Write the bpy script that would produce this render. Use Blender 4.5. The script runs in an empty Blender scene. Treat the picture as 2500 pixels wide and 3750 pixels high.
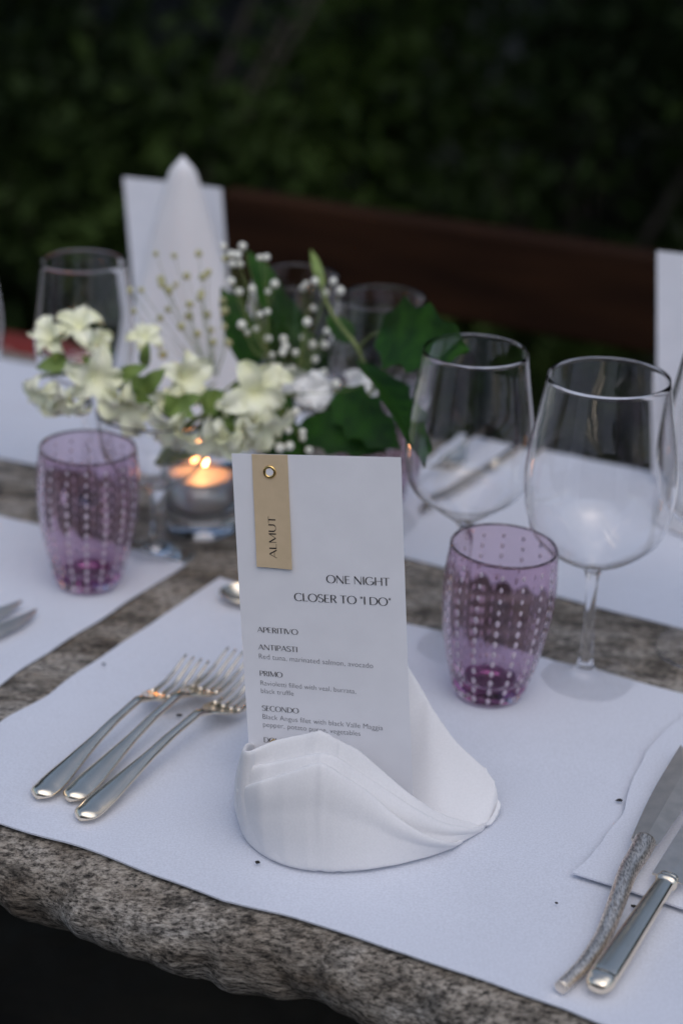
import bpy, bmesh, math, random
import numpy as np
from mathutils import Vector, Matrix, noise
random.seed(7)
rng = np.random.default_rng(7)
R = math.radians
SC = bpy.context.scene
COL = SC.collection

# ------------------------------------------------------------------ camera
FPX, PITCH, ROLL, CAMH = 6800.0, R(23.4), R(2.0), 0.61      # focal length for a 2500 px wide frame
_F = np.array([0, math.cos(PITCH), -math.sin(PITCH)])
_R0 = np.array([1., 0, 0]); _U0 = np.array([0, math.sin(PITCH), math.cos(PITCH)])
_R = _R0*math.cos(ROLL) + _U0*math.sin(ROLL); _U = -_R0*math.sin(ROLL) + _U0*math.cos(ROLL)
_C = np.array([0, 0, CAMH])
def _ray(x, y): return _F + _R*(x-1250)/FPX + _U*(1875-y)/FPX
def G(x, y, z=0.0):                     # photo point at height z above the table top
    d = _ray(x, y); return Vector(_C + d*((z-CAMH)/d[2]))
def D(x, y, dep):                       # photo point at a distance along the view axis
    return Vector(_C + _ray(x, y)*dep)
cam = bpy.data.cameras.new('camera'); cam_o = bpy.data.objects.new('camera', cam); COL.objects.link(cam_o)
cam.sensor_fit = 'VERTICAL'; cam.sensor_height = 36.0; cam.lens = FPX/3750*36.0
cam_o.matrix_world = Matrix(((_R[0], _U[0], -_F[0], 0), (_R[1], _U[1], -_F[1], 0), (_R[2], _U[2], -_F[2], CAMH), (0, 0, 0, 1)))
cam.clip_start = .05; cam.clip_end = 500
cam.dof.use_dof = True; cam.dof.focus_distance = 1.075; cam.dof.aperture_fstop = 3.8
SC.camera = cam_o

# ------------------------------------------------------------------ world, sun, exposure
TO_SUN = Vector((.10, -.46, .88)).normalized()
w = bpy.data.worlds.new('World'); SC.world = w; w.use_nodes = True
nt = w.node_tree; bg = nt.nodes['Background']
sky = nt.nodes.new('ShaderNodeTexSky'); sky.sky_type = 'NISHITA'; sky.sun_disc = False
sky.sun_elevation = math.asin(TO_SUN.z); sky.sun_rotation = math.atan2(TO_SUN.x, TO_SUN.y)
sky.air_density = 1.0; sky.dust_density = 2.6; sky.ozone_density = 1.0
nt.links.new(sky.outputs[0], bg.inputs[0]); bg.inputs[1].default_value = 0.12
sl = bpy.data.lights.new('sun', 'SUN'); sl.energy = 0.75; sl.angle = R(85); sl.color = (.95, .97, 1.0)
so = bpy.data.objects.new('sun', sl); COL.objects.link(so); so.location = (2, -4, 6)
so.rotation_euler = TO_SUN.to_track_quat('Z', 'Y').to_euler()
SC.view_settings.view_transform = 'Standard'; SC.view_settings.look = 'None'
SC.view_settings.exposure = 0.10; SC.view_settings.gamma = 1.0; SC.view_settings.use_curve_mapping = False
SC.render.engine = 'CYCLES'
SC.cycles.max_bounces = 20; SC.cycles.transmission_bounces = 18; SC.cycles.glossy_bounces = 6
SC.cycles.diffuse_bounces = 4; SC.cycles.transparent_max_bounces = 16; SC.cycles.sample_clamp_indirect = 6.0
SC.cycles.use_denoising = True; SC.cycles.caustics_refractive = True; SC.cycles.caustics_reflective = True
SC.cycles.blur_glossy = 0.3

# ------------------------------------------------------------------ materials
def new_mat(name):
    m = bpy.data.materials.new(name); m.use_nodes = True
    return m, m.node_tree, m.node_tree.nodes['Principled BSDF']
def setp(b, **k):
    names = dict(color='Base Color', rough='Roughness', metal='Metallic', trans='Transmission Weight', ior='IOR',
                 spec='Specular IOR Level', sss='Subsurface Weight', sheen='Sheen Weight', coat='Coat Weight',
                 emis='Emission Color', emit='Emission Strength', alpha='Alpha')
    for a, v in k.items():
        s = b.inputs[names[a]]
        s.default_value = (*v, 1) if a in ('color', 'emis') and len(v) == 3 else v
def noise_col(nt, b, c1, c2, scale, detail=4, lo=.35, hi=.65, coord='Object', bump=0, bscale=None, bdist=.001, stretch=(1, 1, 1)):
    tc = nt.nodes.new('ShaderNodeTexCoord'); mp = nt.nodes.new('ShaderNodeMapping'); mp.inputs['Scale'].default_value = stretch
    nt.links.new(tc.outputs[coord], mp.inputs[0])
    n = nt.nodes.new('ShaderNodeTexNoise'); n.inputs['Scale'].default_value = scale; n.inputs['Detail'].default_value = detail
    nt.links.new(mp.outputs[0], n.inputs['Vector'])
    r = nt.nodes.new('ShaderNodeValToRGB'); r.color_ramp.elements[0].position = lo; r.color_ramp.elements[1].position = hi
    r.color_ramp.elements[0].color = (*c1, 1); r.color_ramp.elements[1].color = (*c2, 1)
    nt.links.new(n.outputs[0], r.inputs[0]); nt.links.new(r.outputs[0], b.inputs['Base Color'])
    if bump:
        n2 = nt.nodes.new('ShaderNodeTexNoise'); n2.inputs['Scale'].default_value = bscale or scale; n2.inputs['Detail'].default_value = 3
        nt.links.new(mp.outputs[0], n2.inputs['Vector'])
        bp = nt.nodes.new('ShaderNodeBump'); bp.inputs['Strength'].default_value = bump; bp.inputs['Distance'].default_value = bdist
        nt.links.new(n2.outputs[0], bp.inputs['Height']); nt.links.new(bp.outputs[0], b.inputs['Normal'])
    return r
M = {}
def simple(key, c1, c2=None, scale=20, rough=.6, bump=0, bscale=None, bdist=.001, stretch=(1, 1, 1), lo=.35, hi=.65, detail=4, **k):
    m, nt, b = new_mat(key); setp(b, color=c1, rough=rough, **k)
    if c2: noise_col(nt, b, c1, c2, scale, detail, lo, hi, bump=bump, bscale=bscale, bdist=bdist, stretch=stretch)
    M[key] = m; return m
def linen(key, c, wave, grain=(.90, 1.05)):
    m, nt, b = new_mat(key); setp(b, color=c, rough=.85, sheen=.15, spec=.2)
    tc = nt.nodes.new('ShaderNodeTexCoord')
    hs = []
    for d in ('X', 'Y'):
        wv = nt.nodes.new('ShaderNodeTexWave'); wv.bands_direction = d; wv.inputs['Scale'].default_value = wave
        wv.inputs['Distortion'].default_value = 1.5; wv.inputs['Detail'].default_value = 2; wv.inputs['Detail Scale'].default_value = 2
        nt.links.new(tc.outputs['Object'], wv.inputs['Vector']); hs.append(wv)
    ad = nt.nodes.new('ShaderNodeMath'); ad.operation = 'ADD'
    nt.links.new(hs[0].outputs['Fac'], ad.inputs[0]); nt.links.new(hs[1].outputs['Fac'], ad.inputs[1])
    bp = nt.nodes.new('ShaderNodeBump'); bp.inputs['Strength'].default_value = .10; bp.inputs['Distance'].default_value = .0003
    nt.links.new(ad.outputs[0], bp.inputs['Height']); nt.links.new(bp.outputs[0], b.inputs['Normal'])
    n = nt.nodes.new('ShaderNodeTexNoise'); n.inputs['Scale'].default_value = 9; n.inputs['Detail'].default_value = 5
    nt.links.new(tc.outputs['Object'], n.inputs['Vector'])
    r = nt.nodes.new('ShaderNodeValToRGB')
    r.color_ramp.elements[0].position = .3; r.color_ramp.elements[1].position = .7
    r.color_ramp.elements[0].color = (*[x*.93 for x in c], 1); r.color_ramp.elements[1].color = (*c, 1)
    nt.links.new(n.outputs[0], r.inputs[0])
    n3 = nt.nodes.new('ShaderNodeTexNoise'); n3.inputs['Scale'].default_value = 750; n3.inputs['Detail'].default_value = 2
    nt.links.new(tc.outputs['Object'], n3.inputs['Vector'])
    r3 = nt.nodes.new('ShaderNodeValToRGB'); r3.color_ramp.elements[0].position = .3; r3.color_ramp.elements[1].position = .7
    r3.color_ramp.elements[0].color = (*[grain[0]]*3, 1); r3.color_ramp.elements[1].color = (*[grain[1]]*3, 1)
    nt.links.new(n3.outputs[0], r3.inputs[0])
    mx = nt.nodes.new('ShaderNodeMix'); mx.data_type = 'RGBA'; mx.blend_type = 'MULTIPLY'; mx.inputs[0].default_value = 1.0
    nt.links.new(r.outputs[0], mx.inputs[6]); nt.links.new(r3.outputs[0], mx.inputs[7]); nt.links.new(mx.outputs[2], b.inputs['Base Color'])
    M[key] = m
linen('linen_mat', (.645, .672, .75), 380)
linen('linen_napkin', (.775, .77, .785), 700, (.965, 1.015))
simple('paper', (.77, .77, .805), (.80, .80, .835), 60, .6, bump=.15, bscale=900, bdist=.0002)
simple('kraft', (.58, .45, .285), (.62, .48, .31), 120, .7, bump=.2, bscale=700, bdist=.0002)
simple('ink', (.012, .011, .013), rough=.5); simple('grey_ink', (.10, .10, .115), rough=.5)
simple('brass', (.78, .55, .22), rough=.22, metal=1.0)
simple('silver', (1.0, .88, .70), (.92, .79, .61), 40, .22, metal=1.0, bump=.06, bscale=260, bdist=.0004)
simple('silver_brushed', (.96, .86, .74), (.82, .74, .63), 90, .38, metal=1.0, bump=.1, bscale=500, bdist=.0003)
def glass(key, col, rough=0.0, ior=1.46):
    m, nt, b = new_mat(key); setp(b, color=col, rough=rough, trans=1.0, ior=ior); M[key] = m
glass('glass', (1, 1, 1), 0.0, 1.43); glass('purple_glass', (.825, .690, .785), 0.01, 1.36); glass('deep_purple', (.42, .16, .38), 0.02, 1.10); glass('foot_glass', (1, 1, 1), 0.0, 1.20); glass('thick_glass', (.97, .975, .97))
simple('bead', (.90, .90, .92), rough=.4)
# hammered handle
m, nt, b = new_mat('hammered'); setp(b, color=(.62, .58, .55), rough=.40, metal=1.0)
tc = nt.nodes.new('ShaderNodeTexCoord'); mp = nt.nodes.new('ShaderNodeMapping'); mp.inputs['Scale'].default_value = (1, .35, 1)
mp.inputs['Rotation'].default_value = (0, 0, R(20))
nt.links.new(tc.outputs['Object'], mp.inputs[0])
n = nt.nodes.new('ShaderNodeTexNoise'); n.inputs['Scale'].default_value = 900; n.inputs['Detail'].default_value = 2
nt.links.new(mp.outputs[0], n.inputs['Vector'])
bp = nt.nodes.new('ShaderNodeBump'); bp.inputs['Strength'].default_value = .45; bp.inputs['Distance'].default_value = .0007
nt.links.new(n.outputs[0], bp.inputs['Height']); nt.links.new(bp.outputs[0], b.inputs['Normal'])
r = nt.nodes.new('ShaderNodeValToRGB'); r.color_ramp.elements[0].position = .35; r.color_ramp.elements[1].position = .6
r.color_ramp.elements[0].color = (.50, .42, .34, 1); r.color_ramp.elements[1].color = (1.0, .90, .78, 1)
nt.links.new(n.outputs[0], r.inputs[0]); nt.links.new(r.outputs[0], b.inputs['Base Color'])
M['hammered'] = m
# granite
m, nt, b = new_mat('granite'); setp(b, rough=.8, spec=.3)
tc = nt.nodes.new('ShaderNodeTexCoord'); mp = nt.nodes.new('ShaderNodeMapping'); mp.inputs['Rotation'].default_value = (0, 0, R(25)); mp.inputs['Scale'].default_value = (.42, 1, 1.25)
nt.links.new(tc.outputs['Object'], mp.inputs[0])
def nz(scale, detail, rough=.6):
    n = nt.nodes.new('ShaderNodeTexNoise'); n.inputs['Scale'].default_value = scale; n.inputs['Detail'].default_value = detail; n.inputs['Roughness'].default_value = rough
    nt.links.new(mp.outputs[0], n.inputs['Vector']); return n
def ramp(src, stops):
    r = nt.nodes.new('ShaderNodeValToRGB'); e = r.color_ramp.elements
    while len(e) < len(stops): e.new(.5)
    for el, (p, c) in zip(e, stops): el.position = p; el.color = (*c, 1)
    nt.links.new(src, r.inputs[0]); return r
def mix(fac, a, bb, mode='MIX'):
    x = nt.nodes.new('ShaderNodeMix'); x.data_type = 'RGBA'; x.blend_type = mode
    if isinstance(fac, float): x.inputs[0].default_value = fac
    else: nt.links.new(fac, x.inputs[0])
    nt.links.new(a, x.inputs[6]); nt.links.new(bb, x.inputs[7]); return x.outputs[2]
g1 = ramp(nz(430, 5, .75).outputs[0], [(.36, (.022, .021, .02)), (.44, (.17, .16, .15)), (.52, (.38, .36, .335)), (.64, (.56, .54, .51))])
g2 = ramp(nz(26, 5).outputs[0], [(.36, (.42, .36, .30)), (.5, (.88, .82, .74)), (.66, (1.0, .98, .95))])
g3 = ramp(nz(70, 6, .75).outputs[0], [(.42, (.12, .12, .12)), (.52, (1, 1, 1))])
col = mix(1.0, g1.outputs[0], g2.outputs[0], 'MULTIPLY'); col = mix(.68, col, g3.outputs[0], 'MULTIPLY')
nt.links.new(col, b.inputs['Base Color'])
bp = nt.nodes.new('ShaderNodeBump'); bp.inputs['Strength'].default_value = .9; bp.inputs['Distance'].default_value = .004
nt.links.new(nz(160, 6, .7).outputs[0], bp.inputs['Height']); nt.links.new(bp.outputs[0], b.inputs['Normal'])
M['granite'] = m
simple('wood', (.014, .0055, .0025), (.030, .012, .005), 30, .8, spec=.12, bump=.4, bscale=60, bdist=.002, stretch=(.15, 1, 1))
simple('red_cloth', (.16, .016, .012), (.45, .30, .28), 13, .9, lo=.55, hi=.62, detail=2)
simple('earth', (.012, .011, .008), (.03, .026, .018), 3, .95, bump=.8, bscale=14, bdist=.05)
simple('rock', (.05, .052, .05), (.13, .13, .125), 5, .9, bump=.8, bscale=12, bdist=.03)
def leafm(key, c1, c2, scale=3, rough=.5, spec=.35):
    m, nt, b = new_mat(key); setp(b, rough=rough, spec=spec)
    noise_col(nt, b, c1, c2, scale)
    M[key] = m
leafm('hedge_leaf', (.005, .012, .002), (.032, .058, .008), 1.6, .7, .15); leafm('dark_leaf', (.014, .019, .010), (.055, .060, .036), .45, .7, .15)
leafm('fern', (.022, .028, .018), (.05, .058, .035), 1.5, .7, .2)
leafm('holly', (.008, .036, .003), (.022, .080, .005), 60, .5, .2)
leafm('snap_green', (.12, .19, .045), (.20, .28, .07), 90, .55)
leafm('stem_green', (.13, .17, .05), (.20, .24, .08), 90, .55)
simple('petal', (.76, .77, .50), (.87, .87, .70), 55, .6, sss=.0); simple('petal_white', (.80, .80, .78), (.88, .88, .87), 60, .6)
simple('blossom', (.74, .73, .62), (.86, .85, .77), 200, .7); simple('dry_blossom', (.36, .34, .16), (.52, .50, .28), 200, .8)
simple('yellow_flower', (.45, .32, .05), (.55, .42, .08), 40, .7)
simple('bark', (.03, .025, .02), (.06, .05, .04), 8, .95, bump=.8, bscale=20, bdist=.02)
simple('wax', (.86, .52, .42), rough=.45, sss=.7)
M['wax'].node_tree.nodes['Principled BSDF'].inputs['Subsurface Radius'].default_value = (.012, .006, .003)
M['wax'].node_tree.nodes['Principled BSDF'].inputs['Subsurface Scale'].default_value = 1.0
simple('tin', (.48, .46, .45), rough=.35, metal=.8); simple('wick', (.01, .01, .01), rough=.9)
m, nt, b = new_mat('flame'); setp(b, color=(1, .6, .2), emis=(1.0, .40, .13), emit=42.0); M['flame'] = m
simple('crumb', (.02, .018, .015), rough=.9); simple('straw', (.36, .22, .06), (.48, .33, .10), 300, .7)

# ------------------------------------------------------------------ mesh helpers
def tag(o, label, cat=None, group=None, kind=None):
    if label: o['label'] = label
    if cat: o['category'] = cat
    if group: o['group'] = group
    if kind: o['kind'] = kind
    return o
def obj(name, verts, faces, mat, parent=None, smooth=True, loc=None):
    me = bpy.data.meshes.new(name)
    if isinstance(verts, np.ndarray): verts = verts.tolist()
    me.from_pydata([tuple(v) for v in verts], [], faces); me.update()
    if smooth: me.polygons.foreach_set('use_smooth', [True]*len(me.polygons))
    me.materials.append(M[mat] if isinstance(mat, str) else mat)
    o = bpy.data.objects.new(name, me); COL.objects.link(o)
    if parent: o.parent = parent
    if loc is not None: o.location = loc
    return o
def empty(name, loc=(0, 0, 0), rz=0):
    o = bpy.data.objects.new(name, None); COL.objects.link(o); o.location = loc; o.rotation_euler = (0, 0, rz)
    o.empty_display_size = .02; return o
def copy_of(o, parent=None):
    c = o.copy(); COL.objects.link(c)
    if parent: c.parent = parent
    return c
def copy_tree(o, parent=None):
    c = copy_of(o, parent)
    for ch in list(o.children): copy_tree(ch, c)
    return c
def solid(o, t, offset=0.0, bevel=0, split=True):
    md = o.modifiers.new('thickness', 'SOLIDIFY'); md.thickness = t; md.offset = offset
    if split:
        es = o.modifiers.new('split', 'EDGE_SPLIT'); es.split_angle = R(50)
    if bevel:
        bv = o.modifiers.new('edge', 'BEVEL'); bv.width = bevel; bv.segments = 2; bv.limit_method = 'ANGLE'
    return o
def grid(nu, nv, fn, close_u=False):
    v = [fn(i/(nu-1) if not close_u else i/nu, j/(nv-1)) for i in range(nu) for j in range(nv)]
    f = []
    for i in range(nu if close_u else nu-1):
        for j in range(nv-1):
            a = i*nv+j; b_ = ((i+1) % nu)*nv+j
            f.append((a, b_, b_+1, a+1))
    return v, f
def catmull(P, n, closed=False):
    P = [np.array(p, float) for p in P]; m = len(P); out = []
    segs = m if closed else m-1
    for k in range(n):
        x = k/(n if closed else n-1)*segs; i = min(int(x), segs-1); t = x-i
        g = (lambda q: P[q % m]) if closed else (lambda q: P[max(0, min(m-1, q))])
        p0, p1, p2, p3 = g(i-1), g(i), g(i+1), g(i+2)
        out.append(.5*((2*p1)+(-p0+p2)*t+(2*p0-5*p1+4*p2-p3)*t*t+(-p0+3*p1-3*p2+p3)*t**3))
    return out
def interp(pts):
    xs = [p[0] for p in pts]; ys = [p[1] for p in pts]
    return lambda x: float(np.interp(x, xs, ys))
def tube(path, rad, n=8, cap=True):
    path = [Vector(p) for p in path]; V = []; Fc = []; m = len(path)
    rf = rad if callable(rad) else (lambda t: rad)
    prev = None
    for i, p in enumerate(path):
        t = (path[min(i+1, m-1)]-path[max(i-1, 0)]).normalized()
        if prev is None:
            a = t.orthogonal().normalized()
        else:
            a = (prev - t*prev.dot(t)).normalized()
        prev = a; b_ = t.cross(a)
        for k in range(n):
            an = 2*math.pi*k/n; V.append(p+(a*math.cos(an)+b_*math.sin(an))*rf(i/(m-1)))
    for i in range(m-1):
        for k in range(n):
            Fc.append((i*n+k, i*n+(k+1) % n, (i+1)*n+(k+1) % n, (i+1)*n+k))
    if cap:
        Fc.append(tuple(range(n))[::-1]); Fc.append(tuple(range((m-1)*n, m*n)))
    return V, Fc
def lathe(prof, seg=48):
    V = []; Fc = []; rings = []
    for r_, z in prof:
        if r_ < 1e-6: rings.append([len(V)]); V.append((0, 0, z))
        else:
            rings.append(list(range(len(V), len(V)+seg)))
            V += [(r_*math.cos(2*math.pi*k/seg), r_*math.sin(2*math.pi*k/seg), z) for k in range(seg)]
    for a, b_ in zip(rings, rings[1:]):
        if len(a) == 1 and len(b_) == 1: continue
        for k in range(seg):
            k2 = (k+1) % seg
            if len(a) == 1: Fc.append((a[0], b_[k2], b_[k]))
            elif len(b_) == 1: Fc.append((a[k], a[k2], b_[0]))
            else: Fc.append((a[k], a[k2], b_[k2], b_[k]))
    return V, Fc
def box(x0, x1, y0, y1, z0, z1):
    V = [(x, y, z) for z in (z0, z1) for y in (y0, y1) for x in (x0, x1)]
    return V, [(0, 2, 3, 1), (4, 5, 7, 6), (0, 1, 5, 4), (2, 6, 7, 3), (0, 4, 6, 2), (1, 3, 7, 5)]
def merge(parts):
    V = []; Fc = []
    for v, f in parts:
        k = len(V); V += list(v); Fc += [tuple(i+k for i in q) for q in f]
    return V, Fc

# ================================================================== SETTING
GZ = -0.75
TA = R(-25.0); TU = Vector((math.cos(TA), math.sin(TA), 0)); TV = Vector((-math.sin(TA), math.cos(TA), 0)); TO = Vector((-.0572, .860, 0))
def T(u, v, z=0): return TO + TU*u + TV*v + Vector((0, 0, z))
def to_uv(p): d = Vector((p[0], p[1], 0))-TO; return d.dot(TU), d.dot(TV)

# ground: flat by the table, rising behind into a wooded bank
def ground_z(x, y):
    d = to_uv((x, y))[1]
    z = GZ + max(0, d-3.0)**1.0*.2*min(1, max(0, d-3.0)/1.5)
    z = min(z, 14)
    return z + .05*noise.noise(Vector((x*.7, y*.7, 0)))*min(1, max(0, d-1.2))
xs = np.concatenate([np.linspace(-150, -12, 14), np.linspace(-10, 10, 70), np.linspace(12, 150, 14)])
ys = np.concatenate([np.linspace(-150, -8, 12), np.linspace(-6, 16, 80), np.linspace(18, 160, 14)])
V = [(x, y, ground_z(x, y)) for x in xs for y in ys]; nY = len(ys)
Fc = [(i*nY+j, (i+1)*nY+j, (i+1)*nY+j+1, i*nY+j+1) for i in range(len(xs)-1) for j in range(nY-1)]
tag(obj('ground', V, Fc, 'earth'), 'dark earth ground rising into a bank behind the bench', kind='structure')

# leafy geometry: many small bent leaf faces in one mesh
def leaf_cloud(centers, size, up_bias=.3, aspect=.55):
    n = len(centers); C_ = np.array(centers)
    d = rng.normal(size=(n, 3)); d[:, 2] -= up_bias*.5; d /= np.linalg.norm(d, axis=1)[:, None]
    nn = rng.normal(size=(n, 3)); nn[:, 2] += up_bias; nn -= d*(nn*d).sum(1)[:, None]; nn /= np.linalg.norm(nn, axis=1)[:, None]
    s = np.cross(d, nn); L = size*(.6+.8*rng.random(n))[:, None]
    base = C_-d*L*.5; tip = C_+d*L*.5; mid = C_-nn*L*.06
    a = mid+s*L*aspect*.5; b_ = mid-s*L*aspect*.5
    base += nn*L*.08; 
    V = np.stack([base, a, tip, b_], 1).reshape(-1, 3)
    F_ = [(4*i, 4*i+1, 4*i+2) for i in range(n)]+[(4*i, 4*i+2, 4*i+3) for i in range(n)]
    return V, F_
def blob_pts(c, rad, n, shell=.55):
    c = np.array(c); out = []
    k = 9; cl = [(rng.normal(size=3)) for _ in range(k*3)]
    cl = [q/np.linalg.norm(q)*(.35+.65*rng.random()**.5) for q in cl]
    q = rng.integers(0, len(cl), n)
    P = np.array(cl)[q] + rng.normal(size=(n, 3))*.17
    return c + P*np.array(rad)

# ================================================================== TABLE
fr = [to_uv(G(*p)) for p in ((0, 3010), (255, 3084), (823, 3298), (1060, 3354), (1500, 3490), (1774, 3592), (1895, 3638), (2074, 3694), (2201, 3750))]
fr_line = interp([(-1.5, .0), (-.5, .0)] + fr + [(.6, -.005), (1.6, -.01)])
DEPTH = .745
prof = [(DEPTH-.05, -.075), (.06, -.062), (.012, -.060), (-.006, -.052), (-.016, -.036), (-.017, -.020), (-.010, -.007), (-.002, -.0008), (.006, 0), (.03, 0), (.25, 0), (.5, 0), (DEPTH-.03, 0), (DEPTH-.005, -.004), (DEPTH+.01, -.03), (DEPTH, -.06)]
NU = 560
Vs = []
for i in range(NU):
    u = -1.25 + 2.5*i/(NU-1)
    e = fr_line(u)
    for k, (v, z) in enumerate(prof):
        wgt = max(0, 1-abs(v)/.06)
        vv = v + e*wgt*1.0
        q = Vector((u*9, v*9, z*14)); f1 = noise.noise(q); f2 = noise.noise(q*3.1+Vector((5, 1, 2))); f3 = noise.noise(q*9+Vector((2, 8, 1)))
        side = 1.0 if z < -.0005 else 0.0
        low = min(1, max(0, -z/.03))
        vv += side*low*(.016*f1+.011*f2+.007*f3) - side*low*.004
        zz = z + side*low*(.011*noise.noise(q*.8+Vector((9, 9, 9)))+.004*f2)
        p = T(u, vv, zz); Vs.append(p)
NP = len(prof)
Fc = [(i*NP+k, i*NP+(k+1) % NP, (i+1)*NP+(k+1) % NP, (i+1)*NP+k) for i in range(NU-1) for k in range(NP)]
Fc += [tuple(range(NP))[::-1], tuple(range((NU-1)*NP, NU*NP))]
tab = empty('granite_table', T(0, .4, GZ)); tag(tab, 'long granite slab table with a rough natural edge under the place settings', 'table')
o = obj('slab', [Vector(p)-tab.location for p in Vs], Fc, 'granite', tab); 
md = o.modifiers.new('sub', 'SUBSURF'); md.levels = 1; md.render_levels = 1
for u in (-.75, .75):
    v, f = grid(14, 6, lambda a, b_: (math.cos(2*math.pi*a)*(.16+.02*noise.noise(Vector((a*9, b_*4, u)))) , math.sin(2*math.pi*a)*(.24+.02*noise.noise(Vector((a*7, b_*5, u)))), b_*.70), True)
    o = obj('pedestal', v, f, 'granite', tab); o.location = T(u, .4, GZ)-tab.location; o.rotation_euler = (0, 0, TA)

# ================================================================== BENCH behind the table
bx = Vector((math.cos(TA), math.sin(TA), 0)); BO = T(-.60, 1.10, 0)
bench = empty('wooden_bench', (BO.x, BO.y, GZ), TA); tag(bench, 'dark brown wooden bench with a wide plank backrest across the table', 'bench')
def plank(name, x0, x1, y0, y1, z0, z1, par, mat='wood'):
    v, f = box(x0, x1, y0, y1, z0, z1); o = obj(name, v, f, mat, par, smooth=False)
    bv = o.modifiers.new('edge', 'BEVEL'); bv.width = .006; bv.segments = 2; return o
plank('backrest_plank', -.02, 1.6, 0, .035, .735, .842, bench)
plank('seat_plank', -1.0, 1.6, -.30, -.155, .40, .44, bench); plank('seat_plank', -1.0, 1.6, -.145, -.01, .40, .44, bench)
for x in (.02, .75, 1.5):
    plank('backrest_post', x, x+.06, .036, .085, 0, .82, bench)
for x in (-.9, .2, 1.4):
    plank('leg', x, x+.06, -.29, -.23, 0, .398, bench); plank('leg', x, x+.06, -.08, -.02, 0, .398, bench)

# red cloth on the bench seat at the left
cpos = bench.matrix_basis @ Vector((-.25, -.21, .442))
def cushion(a, b_):
    an = 2*math.pi*a; ph = math.pi*(b_-.5)
    q = lambda x: math.copysign(abs(x)**.45, x)
    x, y, z = .19*q(math.cos(ph))*q(math.cos(an)), .085*math.copysign(abs(math.sin(ph))**.9, math.sin(ph)), .125*q(math.cos(ph))*q(math.sin(an))
    return (x, y+.01*noise.noise(Vector((x*12, z*12, 3))), z+.120)
v, f = grid(40, 16, cushion, True)
o = obj('cushion', v, f, 'red_cloth', loc=cpos); o.rotation_euler = (R(-8), 0, TA+R(8)); tag(o, 'dark red cushion with pale pink patches standing on the bench seat', 'cushion')
CUSH = o

# ================================================================== PLACEMATS
def placemat(name, corners, label, z, bumps=(), wave=.0008, seed=0, edge=None, nu=70, nv=50):
    A, B, C_, Dd = [Vector((p[0], p[1], 0)) for p in corners]           # near-left, near-right, far-right, far-left
    near = None
    def fn(a, b_):
        p = (A.lerp(B, a)).lerp(Dd.lerp(C_, a), b_)
        w1 = noise.noise(Vector((p.x*11+seed, p.y*11, seed*3.1))); w2 = noise.noise(Vector((p.x*30, p.y*30+seed, 1)))
        e = 1-4*min(a*(1-a), .25); e2 = 1-4*min(b_*(1-b_), .25)
        if edge:
            p = p + edge(a, b_)
        jag = .0035*noise.noise(Vector((a*9+seed, b_*9, 7)))
        p = p + (B-A).normalized()*jag*(a-.5)*2*abs(a-.5)*2 + (Dd-A).normalized()*jag*(b_-.5)*2*abs(b_-.5)*2
        return (p.x, p.y, z + max(0, wave*(w1+.35*w2)+wave*.6*e**6*max(0, w1)))
    v, f = grid(nu, nv, fn)
    o = obj(name, v, f, 'linen_mat'); solid(o, .0011, 1.0, .0)
    tag(o, label, 'placemat', 'placemats'); return o
ZM = .0012
Fp = [T(u_, fr_line(u_)-.004) for u_ in np.linspace(-.26, .30, 40)]
# the mat under the menu card reaches the table edge: its near side follows that edge
fl, frr = (-.256, .962), (.235, .735)
def near_follow(a, b_):
    A = Vector((*fl, 0)); B = Vector((*frr, 0)); p = A.lerp(B, a); u_, v_ = to_uv(p)
    tgt = T(u_, fr_line(u_)-.003); return (tgt-p)*max(0, 1-b_)**2
placemat('placemat', [fl, frr, (.36, 1.055), (-.0905, 1.272)], 'white linen placemat under the menu card and forks, running to the table edge', ZM, seed=1, wave=.0009, edge=near_follow, nu=110, nv=70)
placemat('placemat', [(-.70, 1.17), (-.30, .955), (-.118, 1.294), (-.50, 1.488)], 'white linen placemat under the purple tumbler beside the tealight', ZM, seed=2)
placemat('placemat', [(-.62, 1.60), (-.135, 1.445), (-.02, 1.625), (-.50, 1.825)], 'white linen placemat under the napkin cone behind the flowers', ZM, seed=3)
placemat('placemat', [(-.015, 1.355), (.46, 1.10), (.58, 1.375), (.105, 1.595)], 'white linen placemat under the standing card beyond the wine glasses', ZM, seed=4)
def om_edge(a, b_):
    return Vector((.008*math.sin(b_*7+.5)*(1-a)**4, 0, 0))
placemat('placemat', [(.134, .890), (.60, .655), (.74, .95), (.262, 1.130)], 'white linen placemat lapping over the one by the two knives', ZM+.0042, seed=5, edge=om_edge, wave=.0010)

ZT = ZM + .0026    # height of things resting on the mats

# ================================================================== MENU CARD
card_TL, card_TR, card_BL, card_BR = [Vector(p) for p in ((-0.0636, 0.9823, 0.2188), (0.0319, 0.9596, 0.229), (-0.0481, 0.9593, 0.0111), (0.048, 0.9349, 0.0208))]
CN = (card_TR-card_TL).cross(card_BL-card_TL).normalized()
if CN.y > 0: CN = -CN
def card_pt(x, y, off=0):        # millimetres on the card from its top left corner
    s, t = x/99, y/210
    return card_TL.lerp(card_TR, s).lerp(card_BL.lerp(card_BR, s), t) + CN*off + CN*(.0012*math.sin(math.pi*t))
card_c = card_pt(49.5, 210)
def on_card(name, pts, faces, mat, par, off, smooth=False):
    return obj(name, [card_pt(p[0], p[1], off)-card_c for p in pts], faces, mat, par, smooth)
card = empty('menu_card', card_c); tag(card, 'tall white menu card with a beige name tag, propped in the folded napkin', 'card', 'menu cards')
v, f = grid(13, 25, lambda a, b_: (99*a, 210*b_))
o = on_card('sheet', v, f, 'paper', card, -.0002, True); solid(o, .0004, 0)
v, f = grid(4, 10, lambda a, b_: (12.2+21.1*a, -.05+66.7*b_+.9*a*b_))
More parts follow.
